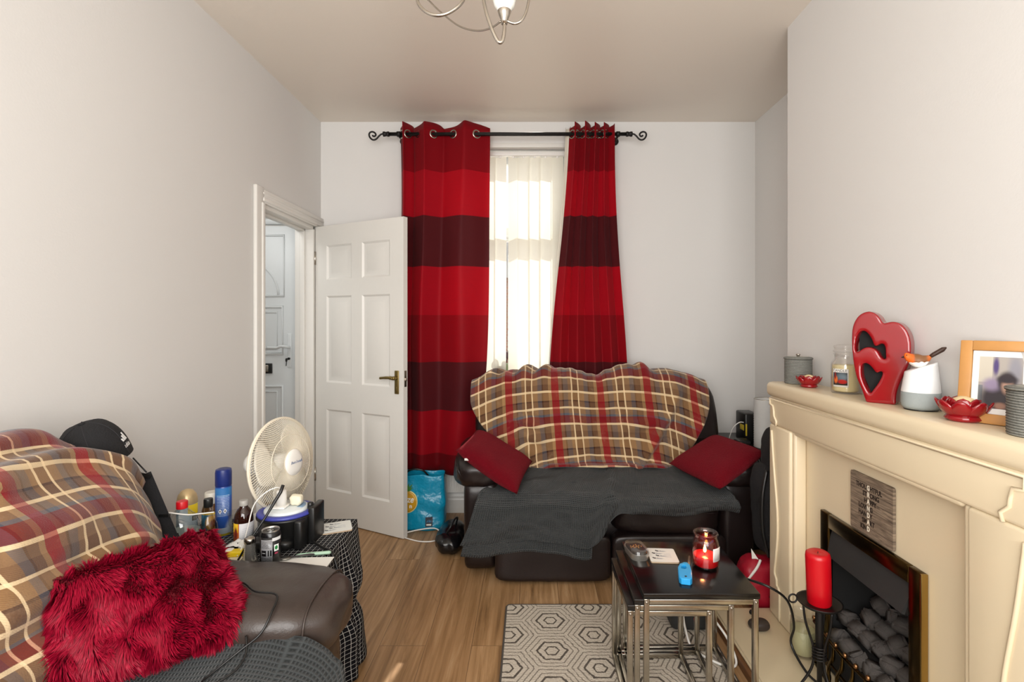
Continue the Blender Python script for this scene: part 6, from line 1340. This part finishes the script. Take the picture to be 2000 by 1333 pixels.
def crumple(name, label, x, y, sx, sy, sz, m, seed):
    b = MB(); b.soft((x, y, TS + sz / 2), (sx, sy, sz), 2.6, 10, 0.010, 26, seed=seed); return tag(b.build(name, m), label, 'paper')
crumple('tissue', 'crumpled white tissue in front of the brown medicine bottle', -0.975, 1.765, 0.055, 0.045, 0.036, M['paper'], 4)
b = MB(); b.grid(lambda s, t: Vector((-1.01 + 0.07 * (s - 0.5), 1.765 + 0.05 * (t - 0.5), TS + 0.012 + 0.010 * math.sin(3 * s) * (1 + nz(s * 4, t * 4, 1)))), 14, 10); o = b.build('receipt', paint('speckled_paper', '#e3e2de', [('ell', 0.3 + 0.15 * k, 0.35 + 0.2 * (k % 2), 0.03, 0.04, '#35363a', 0.2) for k in range(4)])); solid(o, 0.001, 1); tag(o, 'curled white paper with dark specks behind the yellow gadget', 'paper')
b = MB(); b.box((-0.11, -0.035, 0), (0.11, 0.035, 0.0015)); o = b.build('paper_sheet', M['paper']); o.location = (-0.76, 1.665, TS); o.rotation_euler = (0, 0, math.radians(2)); tag(o, 'white paper strip along the near edge of the checked table', 'paper')
b = MB(); b.box((-0.09, -0.05, 0), (0.09, 0.05, 0.0015)); o = b.build('leaflet', plain('cream_leaflet', '#d8d0bd', 0.7)); o.location = (-1.04, 1.675, TS); tag(o, 'pale leaflet lying under the yellow gadget', 'paper')
sn = lying('spoon', 'metal spoon with a dark handle lying by the drinks can', 'spoon', -0.79, 1.69, math.radians(14), TS + 0.0018)
b = MB(); b.soft((-0.02, 0, 0.004), (0.048, 0.030, 0.010), 2.2, 8); b.build('bowl', plain('dull_spoon_metal', '#8d8c86', 0.25, 0.9), sn); b = MB(); b.tube([(0.0, 0, 0.005), (0.03, 0, 0.007), (0.075, 0.004, 0.006)], [0.0035, 0.003, 0.0045], 8); b.build('handle', plain('dark_handle', '#4b4748', 0.4, 0.5), sn)
pn = lying('pen', 'pale green pen lying on the checked cloth near its corner', 'pen', -0.725, 1.712, math.radians(12), TS + 0.0018)
b = MB(); b.lathe([(0.001, -0.055), (0.0045, -0.045), (0.0055, -0.04), (0.006, 0.05), (0.004, 0.056), (0, 0.057)], 14, (0, 0, 0.006), (1, 0, 0)); b.build('barrel', plain('mint_green_plastic', '#9fc0a8', 0.4), pn)
coaster('white coaster printed with small birds at the far corner of the checked table', (-0.735, 1.945, TS), math.radians(24), 4, 0.108, 0.10)
# plain white lead across the bottles
b = MB(); b.tube(smoothpath([at(305, 999, 1.62), at(330, 1002, 1.63), at(365, 1006, 1.65), at(392, 1004, 1.66), at(418, 1001, 1.67)], 5), 0.0022, 7); tag(b.build('white_cable', M['white']), 'thin white lead stretched across the bottles from the left sofa', 'cable', 'white cables')

# ------------------------------------------------------------------ ceiling light
cz, cy0, cx0 = H, 1.52, -0.13
cl_ = thing('ceiling_light', 'brushed nickel ceiling light of looping arms with a frosted glass shade', 'ceiling light', (cx0, cy0, H))
def C(u, v, y): p = at(u, v, y); return (p.x - cx0, p.y - cy0, p.z - H)
b = MB(); b.lathe([(0, 0), (0.06, 0), (0.058, -0.012), (0.045, -0.03), (0.012, -0.036), (0, -0.036)], 32); b.build('ceiling_rose', M['steel'], cl_)
b = MB(); b.lathe([(0.007, -0.03), (0.007, -0.30), (0.02, -0.31), (0.022, -0.335), (0.01, -0.35), (0, -0.352)], 18); b.build('stem', M['steel'], cl_)
st = (0, 0, -0.32)
arms = [([st, C(940, -50, 1.40), C(946, 8, 1.36), C(958, 50, 1.345), (C(972, 80, 1.34)), C(981, 80, 1.34), C(985, 60, 1.345), C(985, 46, 1.35)], 0.0048),
        ([st, C(880, -90, 1.52), C(830, -60, 1.50), C(815, -5, 1.44), C(828, 20, 1.42), C(853, 30, 1.41), C(880, 23, 1.41), C(905, 0, 1.42), C(912, -40, 1.46)], 0.0048),
        ([st, C(820, -25, 1.72), C(840, 3, 1.70), C(866, 28, 1.66), C(897, 51, 1.58), C(930, 60, 1.50), C(958, 55, 1.42), C(978, 42, 1.36)], 0.0028),
        ([st, C(1030, -70, 1.42), C(1034, -20, 1.38), C(1030, 15, 1.36), C(1020, 38, 1.35), C(1006, 46, 1.35), C(990, 41, 1.35)], 0.0036)]
for pts, r in arms: b = MB(); b.tube(smoothpath(pts, 7), r, 10); b.build('arm', M['steel'], cl_)
hx2, hy2, hz2 = C(985, 44, 1.35)
sets = [(hx2, hy2, hz2)]
# two more lamps of the same fitting sit above the picture
for (px_, py_, pz_) in ((-0.22, 0.16, -0.24), (0.20, 0.20, -0.22)):
    b = MB(); b.tube(smoothpath([st, (px_ * 0.6, py_ * 0.6, -0.36), (px_ * 1.1, py_ * 1.1, pz_ - 0.06), (px_, py_, pz_)], 7), 0.0048, 10); b.build('arm', M['steel'], cl_); sets.append((px_, py_, pz_))
for (px_, py_, pz_) in sets:
    b = MB(); b.lathe([(0, -0.004), (0.008, -0.004), (0.010, 0.008), (0.015, 0.02), (0.018, 0.03), (0.016, 0.034), (0, 0.034)], 24, (px_, py_, pz_)); b.build('lamp_cup', M['steel'], cl_)
    b = MB(); b.lathe([(0.016, 0.030), (0.026, 0.042), (0.032, 0.065), (0.036, 0.10), (0.045, 0.14), (0.0435, 0.14), (0.034, 0.10), (0.029, 0.065), (0.02, 0.042)], 32, (px_, py_, pz_), close=False); b.build('glass_shade', M['frost'], cl_)
